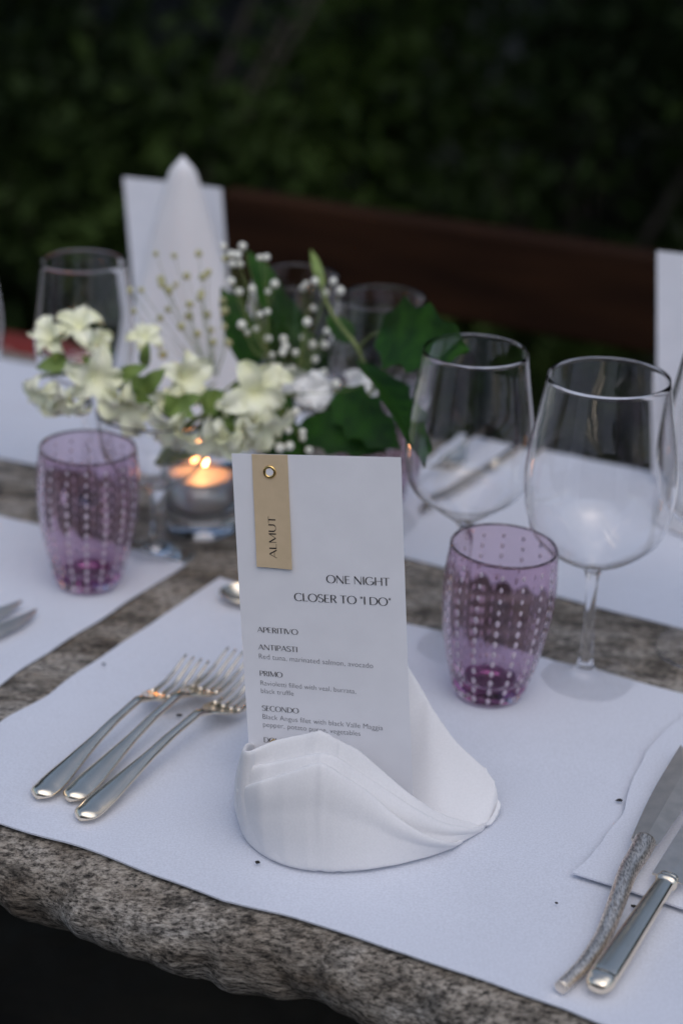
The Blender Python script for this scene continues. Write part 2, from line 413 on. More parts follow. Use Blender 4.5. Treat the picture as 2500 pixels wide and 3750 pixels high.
tg = obj('name_tag', [card_pt(x, y, .0004+.0011*max(0, (y-12)/54)**2+.0004*((x-22)/10)**2*(y > 14))-card_c for x, y in v], f, 'kraft', card); solid(tg, .0004, 0)
tg['label'] = 'beige name tag reading ALMUT'
# eyelet
V = []; nA = 32; nB = 10
for i in range(nA):
    a = 2*math.pi*i/nA
    for j in range(nB):
        b_ = 2*math.pi*j/nB; rr = 3.05+.85*math.cos(b_)
        V.append(card_pt(22.4+rr*math.cos(a), 10.1+rr*math.sin(a), .0008+.0007*math.sin(b_))-card_c)
Fc = [(i*nB+j, ((i+1) % nA)*nB+j, ((i+1) % nA)*nB+(j+1) % nB, i*nB+(j+1) % nB) for i in range(nA) for j in range(nB)]
ey = obj('eyelet', V, Fc, 'brass', tg)
V = [(22.4+2.5*math.cos(2*math.pi*k/24), 10.1+2.5*math.sin(2*math.pi*k/24)) for k in range(24)]
obj('eyelet_hole', [card_pt(x, y, .0009)-card_c for x, y in V], [tuple(range(24))], 'paper', tg, False)

# --- lettering: a high-contrast sans drawn as strokes (capital height 1)
TK, TN = .125, .05
def arc(cx, cy, rx, ry, a0, a1, n=18): return [(cx+rx*math.cos(R(a0+(a1-a0)*k/n)), cy+ry*math.sin(R(a0+(a1-a0)*k/n))) for k in range(n+1)]
GL = {
 'O': (1.02, [(arc(.51, .5, .44, .5, 0, 360, 32), None)]),
 'N': (.92, [([(.12, 0), (.12, 1)], TN), ([(.12, 1), (.80, 0)], TK), ([(.80, 0), (.80, 1)], TN)]),
 'E': (.66, [([(.13, 0), (.13, 1)], TK), ([(.13, .975), (.58, .975)], TN), ([(.13, .52), (.52, .52)], TN), ([(.13, .025), (.60, .025)], TN)]),
 'I': (.30, [([(.15, 0), (.15, 1)], TK)]),
 'G': (.98, [(arc(.50, .5, .43, .5, 42, 350, 26), None), ([(.56, .42), (.93, .42)], TN), ([(.89, .42), (.89, .1)], TK*.9)]),
 'H': (.90, [([(.13, 0), (.13, 1)], TK), ([(.77, 0), (.77, 1)], TK), ([(.13, .52), (.77, .52)], TN)]),
 'T': (.74, [([(.37, 0), (.37, 1)], TK), ([(.02, .975), (.72, .975)], TN)]),
 'C': (.86, [(arc(.49, .5, .43, .5, 45, 315, 26), None)]),
 'L': (.60, [([(.13, 0), (.13, 1)], TK), ([(.13, .025), (.58, .025)], TN)]),
 'S': (.66, [(arc(.33, .75, .24, .25, 30, 200, 14)+arc(.33, .25, .27, .25, 70, -155, 16), None)]),
 'R': (.72, [([(.13, 0), (.13, 1)], TK), ([(.13, .975), (.36, .975)]+arc(.36, .74, .23, .235, 90, -90, 14)+[(.13, .505)], None), ([(.34, .50), (.66, 0)], TK*.9)]),
 'D': (.94, [([(.13, 0), (.13, 1)], TK), ([(.13, .975), (.40, .975)]+arc(.40, .5, .45, .475, 90, -90, 20)+[(.13, .025)], None)]),
 'A': (.86, [([(.04, 0), (.42, 1)], TN), ([(.42, 1), (.82, 0)], TK), ([(.17, .33), (.68, .33)], TN)]),
 'P': (.68, [([(.13, 0), (.13, 1)], TK), ([(.13, .975), (.36, .975)]+arc(.36, .72, .25, .255, 90, -90, 14)+[(.13, .465)], None)]),
 'V': (.84, [([(.03, 1), (.42, 0)], TK), ([(.42, 0), (.80, 1)], TN)]),
 'M': (1.06, [([(.12, 0), (.12, 1)], TN), ([(.12, 1), (.53, .05)], TK), ([(.53, .05), (.93, 1)], TN), ([(.93, 1), (.93, 0)], TK)]),
 'U': (.88, [([(.13, 1), (.13, .38)]+arc(.44, .36, .31, .36, 180, 360, 14)+[(.75, 1)], None)]),
 '"': (.36, [([(.12, 1), (.12, .74)], .07), ([(.25, 1), (.25, .74)], .07)]), ' ': (.32, []),
}
def stroke(path, wd):
    V = []; n = len(path); P = [Vector((x, y)) for x, y in path]
    for i, p in enumerate(P):
        d = (P[min(i+1, n-1)]-P[max(i-1, 0)]).normalized()
        if n > 2 and (P[0]-P[-1]).length < 1e-6 and i in (0, n-1): d = (P[1]-P[-2]).normalized()
        ww = wd if wd else TN+(TK-TN)*abs(d.y)**1.5
        nrm = Vector((-d.y, d.x))*ww/2; V += [p+nrm, p-nrm]
    return [(q.x, q.y) for q in V], [(2*i, 2*i+1, 2*i+3, 2*i+2) for i in range(n-1)]
def cap_text(s):
    x = 0; parts = []
    for ch in s:
        adv, st = GL[ch]
        for path, wd in st: parts.append(stroke([(px+x, py) for px, py in path], wd))
        x += adv
    return merge(parts)
def body_text(s):
    cu = bpy.data.curves.new('txt', 'FONT'); cu.body = s; cu.offset = -.017; cu.resolution_u = 3
    o = bpy.data.objects.new('txt', cu); COL.objects.link(o); bpy.context.view_layer.update()
    me = bpy.data.meshes.new_from_object(o.evaluated_get(bpy.context.evaluated_depsgraph_get()))
    V = [(v.co.x, v.co.y) for v in me.vertices]; Fc = [tuple(p.vertices) for p in me.polygons]
    bpy.data.objects.remove(o); bpy.data.curves.remove(cu); bpy.data.meshes.remove(me); return V, Fc
def place_text(data, x0, x1, y0, y1, cap, mat, par, off=.0003, rot=False):
    V, Fc = data; xa = min(v[0] for v in V); xb = max(v[0] for v in V); out = []
    for vx, vy in V:
        t = (vx-xa)/(xb-xa)
        if rot: out.append((x0+(x1-x0)*t-cap*(1-vy)+cap*0, y0+(y1-y0)*t))
        else: out.append((x0+(x1-x0)*t, y0+(y1-y0)*t-vy*cap))
    return out, Fc
def text_line(data, x0, x1, y0, y1, cap, mat, off=.00035):
    pts, Fc = place_text(data, x0, x1, y0, y1, cap, mat, card)
    return on_card('text_line', pts, Fc, mat, card, off)
text_line(cap_text('ONE NIGHT'), 52.9, 90.2, 75.1, 75.3, 4.7, 'ink')
text_line(cap_text('CLOSER TO "I DO"'), 33.2, 90.4, 86.9, 87.3, 4.7, 'ink')
for s, x1, y in (('APERITIVO', 34.5, 107.6), ('ANTIPASTI', 33.4, 118.5), ('PRIMO', 23.7, 135.1), ('SECONDO', 32.4, 157.4), ('DOLCE', 24.3, 178.0)):
    text_line(cap_text(s), 9.8, x1, y, y+.3, 3.25, 'ink')
for s, x1, y in (('Red tuna, marinated salmon, avocado', 78.5, 124.3), ('Ravioletti filled with veal, burrata,', 67.6, 141.1), ('black truffle', 29.8, 146.1), ('Black Angus filet with black Valle Maggia', 82.8, 162.8), ('pepper, potato puree, vegetables', 69.1, 167.8)):
    d_ = body_text(s); L_ = max(v[0] for v in d_[0])-min(v[0] for v in d_[0])
    text_line(d_, 9.9, x1, y, y+.026*(x1-9.9), (x1-9.9)/L_*1.04, 'grey_ink')
V, Fc = cap_text('ALMUT'); xa = min(v[0] for v in V); xb = max(v[0] for v in V)
pts = [(24.5-4.3*vy, 61.2-25.0*(vx-xa)/(xb-xa)) for vx, vy in V]
obj('name_print', [card_pt(x, y, .00075+.0011*max(0, (y-12)/54)**2)-card_c for x, y in pts], Fc, 'ink', tg, False)

# ================================================================== FOLDED NAPKIN under the card
top_px = [(880, 2752), (905, 2747), (1010, 2706), (1109, 2688), (1179, 2672), (1242, 2716), (1305, 2744), (1410, 2835), (1512, 2921), (1607, 2982), (1712, 3014), (1775, 3018)]
ztop = interp([(880, .066), (1010, .071), (1179, .078), (1305, .064), (1410, .048), (1512, .034), (1607, .021), (1712, .010), (1790, .005)])
base_px = [(905, 3055), (925, 3090), (975, 3135), (1050, 3168), (1130, 3186), (1220, 3193), (1340, 3186), (1450, 3166), (1560, 3135), (1650, 3100), (1730, 3055), (1785, 3010)]
NK = Vector((.02, .96, ZT))
def toN(p): return Vector(p)-NK
def sinterp(pts, w):
    g = interp(pts); return lambda x: sum(g(x+w*(k-4)/4) for k in range(9))/9
bY = interp(base_px); tY = sinterp(top_px, 22)
NX = [905, 940, 1000, 1060, 1120, 1179, 1240, 1305, 1410, 1512, 1607, 1700, 1775]
front_base = [G(x, bY(x), ZT) for x in NX]; front_top = [G(x, tY(x), ztop(x)) for x in NX]
right_base = [G(1808, 2988, ZT), G(1783, 3018, ZT), G(1735, 3036, ZT), G(1660, 3044, ZT), G(1575, 3034, ZT), Vector((.02, .972, ZT)), Vector((-.01, .985, ZT)), Vector((-.035, .988, ZT))]
right_top = [G(1821, 2935, .011), G(1810, 2866, .021), G(1754, 2793, .028), G(1663, 2702, .037), G(1579, 2579, .051), G(1502, 2449, .070), Vector((-.005, 1.012, .150)), Vector((-.030, .997, .085))]
left_base = [Vector((-.054, .985, ZT)), Vector((-.056, .955, ZT))]; left_top = [Vector((-.036, .985, .020)), Vector((-.0475, .957, .044))]
Bc = left_base+front_base+right_base; Tc = left_top+front_top+right_top
FRONT = [1]*(2+len(NX))+[.3]+[-.35]*(len(right_base)-1)
NS = 168
Bs = catmull(Bc, NS, True); Ts = catmull(Tc, NS, True); Ws = [float(q) for q in np.interp(np.arange(NS)/NS*len(Bc), range(len(Bc)+1), FRONT+[0])]
ctr = np.array([.02, .965, 0])
def bulge(B, Tt, q):
    out = B-ctr; out[2] = 0; out = out/np.linalg.norm(out)
    return out*.06*np.linalg.norm(Tt-B)*math.sin(math.pi*q), out
def wall(a, b_, Bs=Bs, Ts=Ts, off=0):
    i = a*NS; k = int(i) % NS
    B = Bs[k]; Tt = Ts[k]; p = B*(1-b_)+Tt*b_
    bu, out = bulge(B.copy(), Tt, b_)
    p = p + (bu*Ws[k] if Ws[k] > 0 else np.array([.15, .5, -.6])*.10*abs(Ws[k])*np.linalg.norm(Tt-B)*math.sin(math.pi*b_)) + out*.0010*noise.noise(Vector((p[0]*40, p[1]*40, p[2]*25)))*b_
    return Vector(p)-NK
nap = empty('folded_napkin', NK); tag(nap, 'white linen napkin folded into a low cone around the menu card', 'napkin', 'folded napkins')
v, f = grid(NS, 14, wall, True)
o = obj('inner_fold', v, f, 'linen_napkin', nap); solid(o, .0026, 1.0, 0, False); md = o.modifiers.new('s', 'SUBSURF'); md.levels = 1; md.render_levels = 1
# outer folds of the hem, each ending a little lower than the one inside it
def layer(name, edge_px, off, base_end):
    eY = sinterp(edge_px, 34); xs_ = np.linspace(886, edge_px[-1][0], 90); cols = []
    for x in xs_:
        yb, yt, ye = bY(max(905, x)), tY(x), eY(x)
        cols.append((np.array(G(x, yb, ZT)), np.array(G(x, yt, ztop(x))), max(.03, min(1, (yb-ye)/max(1, yb-yt)))))
    def fn(a, b_):
        k = min(89, int(a*89+.5)); B, Tt, qe = cols[k]; q = qe*b_; p = B*(1-q)+Tt*q; bu, out = bulge(B.copy(), Tt, q)
        frontal = np.array([.15, -.80, .55]); xx = xs_[k]; fade = min(1, (1-a)*9+.15)*min(1, a*9+.15)*(.85+.15*min(1, max(0, (xx-1000)/250)))
        p = p+bu+frontal*(off*(.15+.85*b_)*fade) + frontal*.0020*fade*math.sin(math.pi*max(0, min(1, (b_-.62)/.42))) + frontal*.0008*noise.noise(Vector((p[0]*38, 4.5, p[2]*30)))*b_
        return Vector(p)-NK
    v, f = grid(90, 14, fn); o = obj(name, v, f, 'linen_napkin', nap); solid(o, .0030, 0, 0, False)
    md = o.modifiers.new('s', 'SUBSURF'); md.levels = 1; md.render_levels = 1; return o
layer('hem_fold', [(880, 2812), (905, 2806), (1000, 2785), (1100, 2765), (1165, 2748), (1221, 2756), (1284, 2800), (1403, 2884), (1502, 2955), (1607, 3014), (1733, 3040), (1775, 3030)], .0046, 0)
layer('hem_fold', [(880, 2880), (905, 2873), (1000, 2838), (1100, 2806), (1172, 2776), (1221, 2812), (1333, 2884), (1431, 2982), (1537, 3056), (1642, 3092), (1690, 3085)], .0096, 0)

# ================================================================== FORKS
def make_fork(L):
    zf = interp([(0, .0030), (.06, .0036), (.2, .0075), (.45, .0150), (.6, .0175), (.67, .0135), (.74, .0075), (.80, .0050), (.87, .0060), (1.0, .0160)])
    wf = interp([(0, .0030), (.012, .0118), (.03, .0166), (.07, .0176), (.12, .0170), (.2, .0136), (.35, .0080), (.5, .0060), (.62, .0062), (.66, .0095), (.70, .0180), (.735, .0232), (.78, .0240)])
    r = empty('fork')
    ts = np.concatenate([np.linspace(0, .08, 10), np.linspace(.1, .6, 24), np.linspace(.62, .78, 16)])
    V = []; Fc = []; nc = 16
    for t in ts:
        z = zf(t); wd = wf(t)/2; th = .0016 if t > .66 else .0020
        bowl = max(0, min(1, (t-.66)/.06))*.0022
        for k in range(nc):
            a = 2*math.pi*k/nc; cx = math.cos(a); cz = math.sin(a)
            x = wd*math.copysign(abs(cx)**(.7 if t > .62 else .95), cx); 
            V.append((t*L, x, z+th*cz*.9+bowl*(x/wd)**2-bowl*.4+(.0022*min(1, wd/.006)*(1-(x/wd)**2) if t < .64 and cz > -.2 else 0)))
    m = len(ts)
    for i in range(m-1):
        for k in range(nc): Fc.append((i*nc+k, i*nc+(k+1) % nc, (i+1)*nc+(k+1) % nc, (i+1)*nc+k))
    Fc += [tuple(range(nc))[::-1], tuple(range((m-1)*nc, m*nc))]
    obj('handle', V, Fc, 'silver', r)
    for j in range(4):
        yc = (j-1.5)*.0062; path = []
        for t in np.linspace(.765, 1, 14):
            path.append((t*L, yc*(1-.04*(t-.765)/.235), zf(t)+.0010*(abs(j-1.5) > 1)*(t < .9)))
        v, f = tube(path, lambda q: .00165*(1-.55*q**2), 8); obj('tine', v, f, 'silver', r)
    return r
FK = [((135, 2918), (603, 2548), 'fork with its tines clear of the others, farthest from the napkin'),
      ((252, 2928), (750, 2528), 'silver dinner fork lying between two other forks'),
      ((292, 2998), (833, 2592), 'silver dinner fork closest to the folded napkin, its handle end foremost')]
for k, (e, rt, lab) in enumerate(FK):
    a = G(*e, ZT+.003); b_ = G(*rt, ZT+.006); d = b_-a; L = math.hypot(d.x, d.y)/.775
    fk = make_fork(L); fk.location = (a.x, a.y, ZT); fk.rotation_euler = (0, 0, math.atan2(d.y, d.x))
    tag(fk, ('silver ' if k == 0 else '')+lab, 'fork', 'forks beside the napkin')

# ================================================================== KNIVES
def make_blade(L, w0, w1, th=.0018, curve=.0):
    V = []; Fc = []; n = 30
    for i in range(n):
        t = i/(n-1); wd = w0+(w1-w0)*math.sin(min(1, t*1.6)*math.pi/2)
        back = wd*.5; edge = -wd*.5
        if t > .72:
            q = (t-.72)/.28; edge = -wd*.5+wd*.93*q**2.2
        x = t*L
        V += [(x, back, 0), (x, back, th), (x, (back+edge)/2, th*.9), (x, edge, .0002), (x, edge, 0)]
    for i in range(n-1):
        for k in range(5): Fc.append((i*5+k, i*5+(k+1) % 5, (i+1)*5+(k+1) % 5, (i+1)*5+k))
    Fc += [(0, 1, 2, 3, 4)[::-1], tuple(range((n-1)*5, n*5))]
    return V, Fc
# steak knife with a curved hammered handle
ZK = ZM + .0042 + .0030
kp = [(2052, 3606), (2096, 3566), (2140, 3522), (2206, 3426), (2253, 3322), (2297, 3212), (2330, 3160), (2356, 3112)]
kr = interp([(0, .0036), (.3, .0042), (.7, .0056), (1, .0066)])
kpath = [G(x, y, ZT+.006) for x, y in kp]; kpath = [Vector(p) for p in catmull(kpath, 40)]
K0 = Vector((kpath[0].x, kpath[0].y, ZT))
kn = empty('steak_knife', K0); tag(kn, 'steak knife with a curved hammered metal handle beside the smooth knife', 'knife', 'knives on the right')
for i, p in enumerate(kpath): p.z = kr(i/39)+ZT+.0006 + .0042*min(1, max(0, (i/39-.45)/.2))
v, f = tube([p-K0 for p in kpath], kr, 20); 
hd = obj('handle', v, f, 'hammered', kn)
for p in hd.data.polygons:
    if len(p.vertices) > 4: p.use_smooth = False
hd.data.materials.append(M['silver_brushed'])
for p in hd.data.polygons:
    if len(p.vertices) > 4: p.material_index = 1
kd = (G(2470, 2905, ZT+.008)-kpath[-1]); ka = math.atan2(kd.y, kd.x)
v, f = make_blade(.118, .0150, .0225, .0020); bl = obj('blade', v, f, 'silver_brushed', kn, smooth=False)
bl.location = kpath[-1]-K0 + Vector((math.cos(ka)*-.002, math.sin(ka)*-.002, .0)); bl.rotation_euler = (R(-6), 0, ka)
# table knife with faceted handle
def table_knife():
    r = empty('table_knife'); n = 44; V = []; Fc = []; nc = 20; Lh = .108
    wf = interp([(0, .0060), (.008, .0098), (.03, .0126), (.06, .0146), (.085, .0150), (.10, .0142), (.125, .0150), (.3, .0146), (.85, .0112), (.93, .0106), (.95, .0128), (.965, .0128), (.975, .0104), (.985, .0112), (1, .0112)])
    hf = interp([(0, .0042), (.008, .0066), (.03, .0084), (.06, .0098), (.085, .0102), (.10, .0090), (.125, .0094), (.3, .0094), (.85, .0080), (.93, .0076), (.95, .0098), (.965, .0098), (.975, .0074), (.985, .0082), (1, .0080)])
    ts = sorted(set(list(np.linspace(0, .15, 22))+list(np.linspace(.17, .9, 14))+list(np.linspace(.92, 1, 18))))
    for t in ts:
        for k in range(nc):
            a = 2*math.pi*(k+.5)/nc; c, s = math.cos(a), math.sin(a); e = .72
            V.append((t*Lh, wf(t)/2*math.copysign(abs(c)**e, c), hf(t)/2*math.copysign(abs(s)**e, s)+.0055))
    m_ = len(ts)
    for i in range(m_-1):
        for k in range(nc): Fc.append((i*nc+k, i*nc+(k+1) % nc, (i+1)*nc+(k+1) % nc, (i+1)*nc+k))
    Fc += [tuple(range(nc))[::-1], tuple(range((m_-1)*nc, m_*nc))]
    obj('handle', V, Fc, 'silver', r)
    v, f = make_blade(.13, .0190, .0215, .0016); b_ = obj('blade', v, f, 'silver_brushed', r, smooth=False); b_.location = (Lh-.001, 0, .0045)
    return r
tk = table_knife(); a = G(2178, 3634, ZT+.004); b_ = G(2437, 3240, ZT+.009); d = b_-a
tk.location = (a.x, a.y, ZT+.001); tk.rotation_euler = (0, R(-2.6), math.atan2(d.y, d.x)); tag(tk, 'silver table knife with a smooth moulded handle beside the hammered knife', 'knife', 'knives on the right')
# the neighbour's knives: only the blade ends reach into view
for (tp, bk, lab) in (((152, 2243), (0, 2308), 'knife whose dark pointed blade lies on the mat before the tumbler by the tealight'), ((95, 2212), (0, 2246), 'knife with a pale blade lying behind the dark blade before the tumbler')):
    c = copy_tree(tk); a = G(*tp, ZT+.004); b_ = G(*bk, ZT+.004); d = (a-b_).normalized()
    st = a-d*.236; c.location = (st.x, st.y, ZT); c.rotation_euler = (0, 0, math.atan2(d.y, d.x)); c.scale = (1, .6, .8); tag(c, lab, 'knife', "neighbour's knives")
# dessert spoon behind the card
def make_spoon():
    r = empty('dessert_spoon')
    def fn(a, b_):
        x = -.021*math.cos(math.pi*b_); wv = .0145*math.sqrt(max(0, 1-(x/.0211)**2))*(1-.12*x/.021)
        y = wv*(2*a-1); return (x+.021, y, .0085-.0085*(1-(x/.0215)**2)*(1-((2*a-1))**2*.95))
    v, f = grid(14, 22, fn); o = obj('bowl', v, f, 'silver', r); solid(o, .0012, 1)
    path = [(.040, 0, .0092), (.05, 0, .0105), (.08, 0, .010), (.115, 0, .005), (.135, 0, .0035)]
    path = catmull(path, 24); v, f = tube(path, lambda t: .0022+.0022*t**3, 10); obj('handle', v, f, 'silver', r); return r
sp = make_spoon(); a = G(812, 2205, 0); sp.location = (a.x, a.y, ZM+.0022); sp.rotation_euler = (0, 0, R(-18)); tag(sp, 'small silver spoon lying at the far edge of the placemat behind the menu card', 'spoon')
# silverware of the place settings across the table
a = G(1722, 1660, ZT); b_ = G(1885, 1535, ZT); d = b_-a
fk = make_fork(.19); fk.location = (b_.x, b_.y, ZT); fk.rotation_euler = (0, 0, math.atan2(-d.y, -d.x)); tag(fk, 'silver fork lying on the far placemat, seen through the narrower wine glass', 'fork')
c = copy_tree(tk); a = G(1520, 1868, ZT+.004); b_ = G(1625, 1808, ZT+.004); d = (a-b_).normalized(); st = a-d*.236
c.location = (st.x, st.y, ZT); c.rotation_euler = (0, 0, math.atan2(d.y, d.x)); c.scale = (1, .6, .8); tag(c, 'knife on the far placemat, its dark tip pointing to the menu card', 'knife')

# ================================================================== GLASSES
def wine_glass(foot_r, zb, rm, zm, rr, zr, th=.0007, stem=.0036):
    r = empty('wine_glass')
    foot = [(0, .0004), (foot_r*.5, .0003), (foot_r-.0030, .0001), (foot_r-.0012, 0), (foot_r-.0004, .0002), (foot_r, .0008), (foot_r-.0004, .0015), (foot_r-.0012, .0018), (foot_r-.0030, .0020), (foot_r*.75, .0027), (foot_r*.45, .0042), (foot_r*.25, .0075), (.0060, .013), (.0046, .020)]
    st = [(.0046, .020), (.0040, .030)]+[(stem, z) for z in np.linspace(.042, zb-.018, 6)]+[(stem*1.15, zb-.009), (.0058, zb-.003)]
    prof = catmull([(.0058, zb-.003), (.013, zb+.0025), (rm*.62, zb+.013), (rm*.90, zb+(zm-zb)*.50), (rm, zm), (rm*.965, zm+(zr-zm)*.35), ((rm+rr*1.6)/2.6*1.0, zm+(zr-zm)*.68), (rr, zr)], 34)
    outer = [(float(p[0]), float(p[1])) for p in prof]
    inner = []
    for i, (x, z) in enumerate(outer):
        x2, z2 = outer[min(i+1, len(outer)-1)]; x0, z0 = outer[max(0, i-1)]
        dx, dz = x2-x0, z2-z0; l = math.hypot(dx, dz); inner.append((x-dz/l*th, z+dx/l*th))
    inner = [q for q in inner if q[0] > .006]
    rim = [(rr-.0002, zr+.0005), (rr-th/2, zr+.0007), (rr-th+.0002, zr+.0005)]
    inn = inner[::-1]; zc = inn[-1][1]
    bowl = outer+rim+inn+[(.004, zc-.0016), (.0015, zc-.0022), (0, zc-.0023)]
    for nm, pr in (('foot', foot), ('stem', st), ('bowl', bowl)):
        v, f = lathe(pr, 64); obj(nm, v, f, 'foot_glass' if nm == 'foot' else 'glass', r)
    return r
WA = (.036, .100, .0435, .150, .0350, .222); WB = (.0385, .088, .0500, .146, .0396, .222)
def put_glass(spec, loc, lab, group='wine glasses', tilt=(0, 0)):
    g = wine_glass(*spec); g.location = (loc[0], loc[1], loc[2] if len(loc) > 2 else ZT); g.rotation_euler = (tilt[0], tilt[1], random.random()*6)
    g.rotation_euler = (tilt[0], tilt[1], 0)
    tag(g, lab, 'wine glass', group); return g
put_glass(WA, G(1672, 2372), 'narrow wine glass standing just behind the purple tumbler by the knives')
put_glass(WB, G(2136, 2498), 'wide-bowled wine glass standing beside the purple tumbler nearest the knives', tilt=(0, R(-.6)))
put_glass(WB, G(2590, 2380), 'wine glass standing past the wide-bowled one, before the far standing card')
put_glass((.034, .095, .040, .140, .0335, .205, .0013), G(326, 1835), 'wine glass behind the purple tumbler beside the tealight')
put_glass((.036, .095, .0435, .140, .0345, .215), G(-150, 1790), 'wine glass on the flower side of the table end by the red cushion')
gF = G(1400, 1090, .192); gG = G(1085, 1012, .196)
put_glass((.036, .085, .0420, .130, .0345, .190, .0017), (gF.x, gF.y, .002), 'wine glass behind the big serrated leaf, its rim above the flowers')
put_glass((.036, .085, .0420, .130, .0345, .194, .0017), (gG.x, gG.y, .002), 'wine glass among the leaves behind the white blossoms, beside the far napkin cone')

bead_me = None
def tumbler(single_beads=True):
    global bead_me
    r = empty('tumbler')
    outer = [(float(p[0]), float(p[1])) for p in catmull([(.0205, .0006), (.0235, .0025), (.0262, .010), (.0310, .028), (.0350, .048), (.0372, .068), (.0374, .085), (.0362, .100), (.0353, .1085)], 30)]
    th = .0019
    inner = []
    for i, (x, z) in enumerate(outer):
        x2, z2 = outer[min(i+1, 29)]; x0, z0 = outer[max(0, i-1)]; dx, dz = x2-x0, z2-z0; l = math.hypot(dx, dz)
        if z > .014: inner.append((x-dz/l*th, z+dx/l*th))
    body = [(0, .0012), (.012, .0010), (.0170, .0002), (.0185, .0), (.0200, .0003)] + outer + [(outer[-1][0]-.0004, .1092), (outer[-1][0]-.0012, .1093)] + inner[::-1] + [(.022, .0135), (.014, .0122), (0, .012)]
    v, f = lathe(body, 160); i0 = 1+160*(len(body)-len(inner)-4)
    v = [tuple(q) for q in v]
    for i_, (x, y, z) in enumerate(v):
        if i_ >= i0 and z > .0136:
            an = math.atan2(y, x); k_ = 1+.009*math.cos(16*an)*min(1, (z-.0136)/.012)*min(1, (.110-z)/.02); v[i_] = (x*k_, y*k_, z)
    obj('body', v, f, 'purple_glass', r)
    v, f = lathe([(0, .0045), (.012, .0046), (.0175, .0062), (.0195, .0085), (.0185, .0105), (.012, .0112), (0, .0114)], 40); obj('base', v, f, 'deep_purple', r)
    if bead_me is None:
        bm = bmesh.new(); bmesh.ops.create_icosphere(bm, subdivisions=1, radius=1.0); bead_me = bpy.data.meshes.new('bead'); bm.to_mesh(bead_me); bm.free()
        bead_me.polygons.foreach_set('use_smooth', [True]*len(bead_me.polygons)); bead_me.materials.append(M['bead'])
    zs = [p[1] for p in outer]; rs = [p[0] for p in outer]; many = []
    for c_ in range(16):
        an = 2*math.pi*(c_+.5)/16
        for k in range(13):
            z = .006+k*.0079
            rad = float(np.interp(z, zs, rs)); sz = .0020 if k < 9 else .0015
            if z > .1045: continue
            ri = rad-.0010; p = Vector((ri*math.cos(an), ri*math.sin(an), z))
            if single_beads:
                o = bpy.data.objects.new('bead', bead_me); COL.objects.link(o); o.parent = r; o.location = p; o.scale = (.0007, sz*.9, sz*1.4); o.rotation_euler = (0, 0, an)
            else:
                mv = Matrix.Translation(p) @ Matrix.Rotation(an, 4, 'Z') @ Matrix.Diagonal((.0007, sz*.9, sz*1.4, 1))
                many.append(([mv @ q.co for q in bead_me.vertices], [tuple(q.vertices) for q in bead_me.polygons]))
    if many:
        v, f = merge(many); o = obj('beads', v, f, 'bead', r); o['kind'] = 'stuff'
    return r
t1 = tumbler(); q = G(1783, 2552); t1.location = (q.x, q.y, ZT); t1.rotation_euler = (0, R(2.2), .12); tag(t1, 'purple glass tumbler with white bead rows between the card and the wine glasses', 'tumbler', 'purple tumblers')
t2 = copy_tree(t1); q = G(324, 2150); t2.location = (q.x, q.y, ZT); t2.rotation_euler = (0, R(1.2), .3); tag(t2, 'purple glass tumbler with white bead rows standing below the leaning snapdragon', 'tumbler', 'purple tumblers')
t3 = tumbler(False); q = G(1362, 1850); t3.location = (q.x, q.y, ZM); t3.rotation_euler = (0, R(1), .5); tag(t3, 'purple glass tumbler mostly hidden behind the leaves and the menu card', 'tumbler', 'purple tumblers')

# ================================================================== TEALIGHT
tq = G(737, 1938); th_ = empty('tealight_holder', (tq.x, tq.y, .0)); tag(th_, 'clear thick-bottomed glass candle holder with a burning tealight', 'candle holder')
hp = [(0, .0010), (.024, .0005), (.0275, .002), (.0290, .006), (.0285, .018), (.0300, .030), (.0318, .045), (.0315, .058), (.0300, .0665), (.0292, .0672), (.0284, .0664), (.0296, .057), (.0297, .045), (.0281, .030), (.0272, .0235), (.024, .0215), (0, .0212)]
v, f = lathe(hp, 56); obj('glass', v, f, 'thick_glass', th_)
cd = empty('tealight', (tq.x, tq.y, .0218)); tag(cd, 'round tealight candle with a lit flame inside the glass holder', 'candle')
v, f = lathe([(0, .0), (.0258, 0), (.0262, .001), (.0262, .0275), (.0258, .0275), (.0257, .0245), (0, .0245)], 48); obj('cup', v, f, 'tin', cd)
v, f = lathe([(0, .0247), (.0255, .0247), (.0253, .0262), (.02, .0256), (.006, .0250), (0, .0250)], 48); obj('wax', v, f, 'wax', cd)
v, f = tube([(0, 0, .024), (.0004, 0, .029), (.0012, 0, .032)], .0006, 6); obj('wick', v, f, 'wick', cd)
fp = [(0, .0295), (.0022, .0305), (.0040, .0340), (.0045, .0385), (.0036, .0440), (.0018, .0500), (0, .0550)]
v, f = lathe([(float(p[0]), float(p[1])) for p in catmull(fp, 20)], 16); v = [(x, y, z) for x, y, z in v]; fl_o = obj('flame', v, f, 'flame', cd); fl_o.visible_shadow = True

# ================================================================== FLOWERS IN A STEMMED GLASS
vq = G(577, 2026); vase = empty('flower_glass', (vq.x, vq.y, 0)); tag(vase, 'small stemmed glass holding the flowers, beside the tealight', 'vase')
foot = [(0, .0003), (.026, .0001), (.0282, .0), (.0288, .0004), (.029, .0010), (.0285, .0016), (.0265, .002), (.012, .005), (.006, .010), (.0052, .02), (.0052, .048), (.0075, .056)]
outer = [(float(p[0]), float(p[1])) for p in catmull([(.0075, .056), (.018, .0605), (.032, .072), (.041, .088), (.045, .106), (.0455, .118)], 20)]
inner = [(x-.0016, z+.0012) for x, z in outer if x > .012]
v, f = lathe(foot, 48); obj('foot', v, f, 'glass', vase)
v, f = lathe(outer+[(.0449, .1192), (.0440, .1190)]+inner[::-1]+[(.006, .0595), (0, .0590)], 48); obj('bowl', v, f, 'glass', vase)
VM = Vector((vq.x, vq.y, .075))           # where all the stems meet
VD = 1.425
def Pd(x, y, dd=0): return D(x, y, VD+dd)
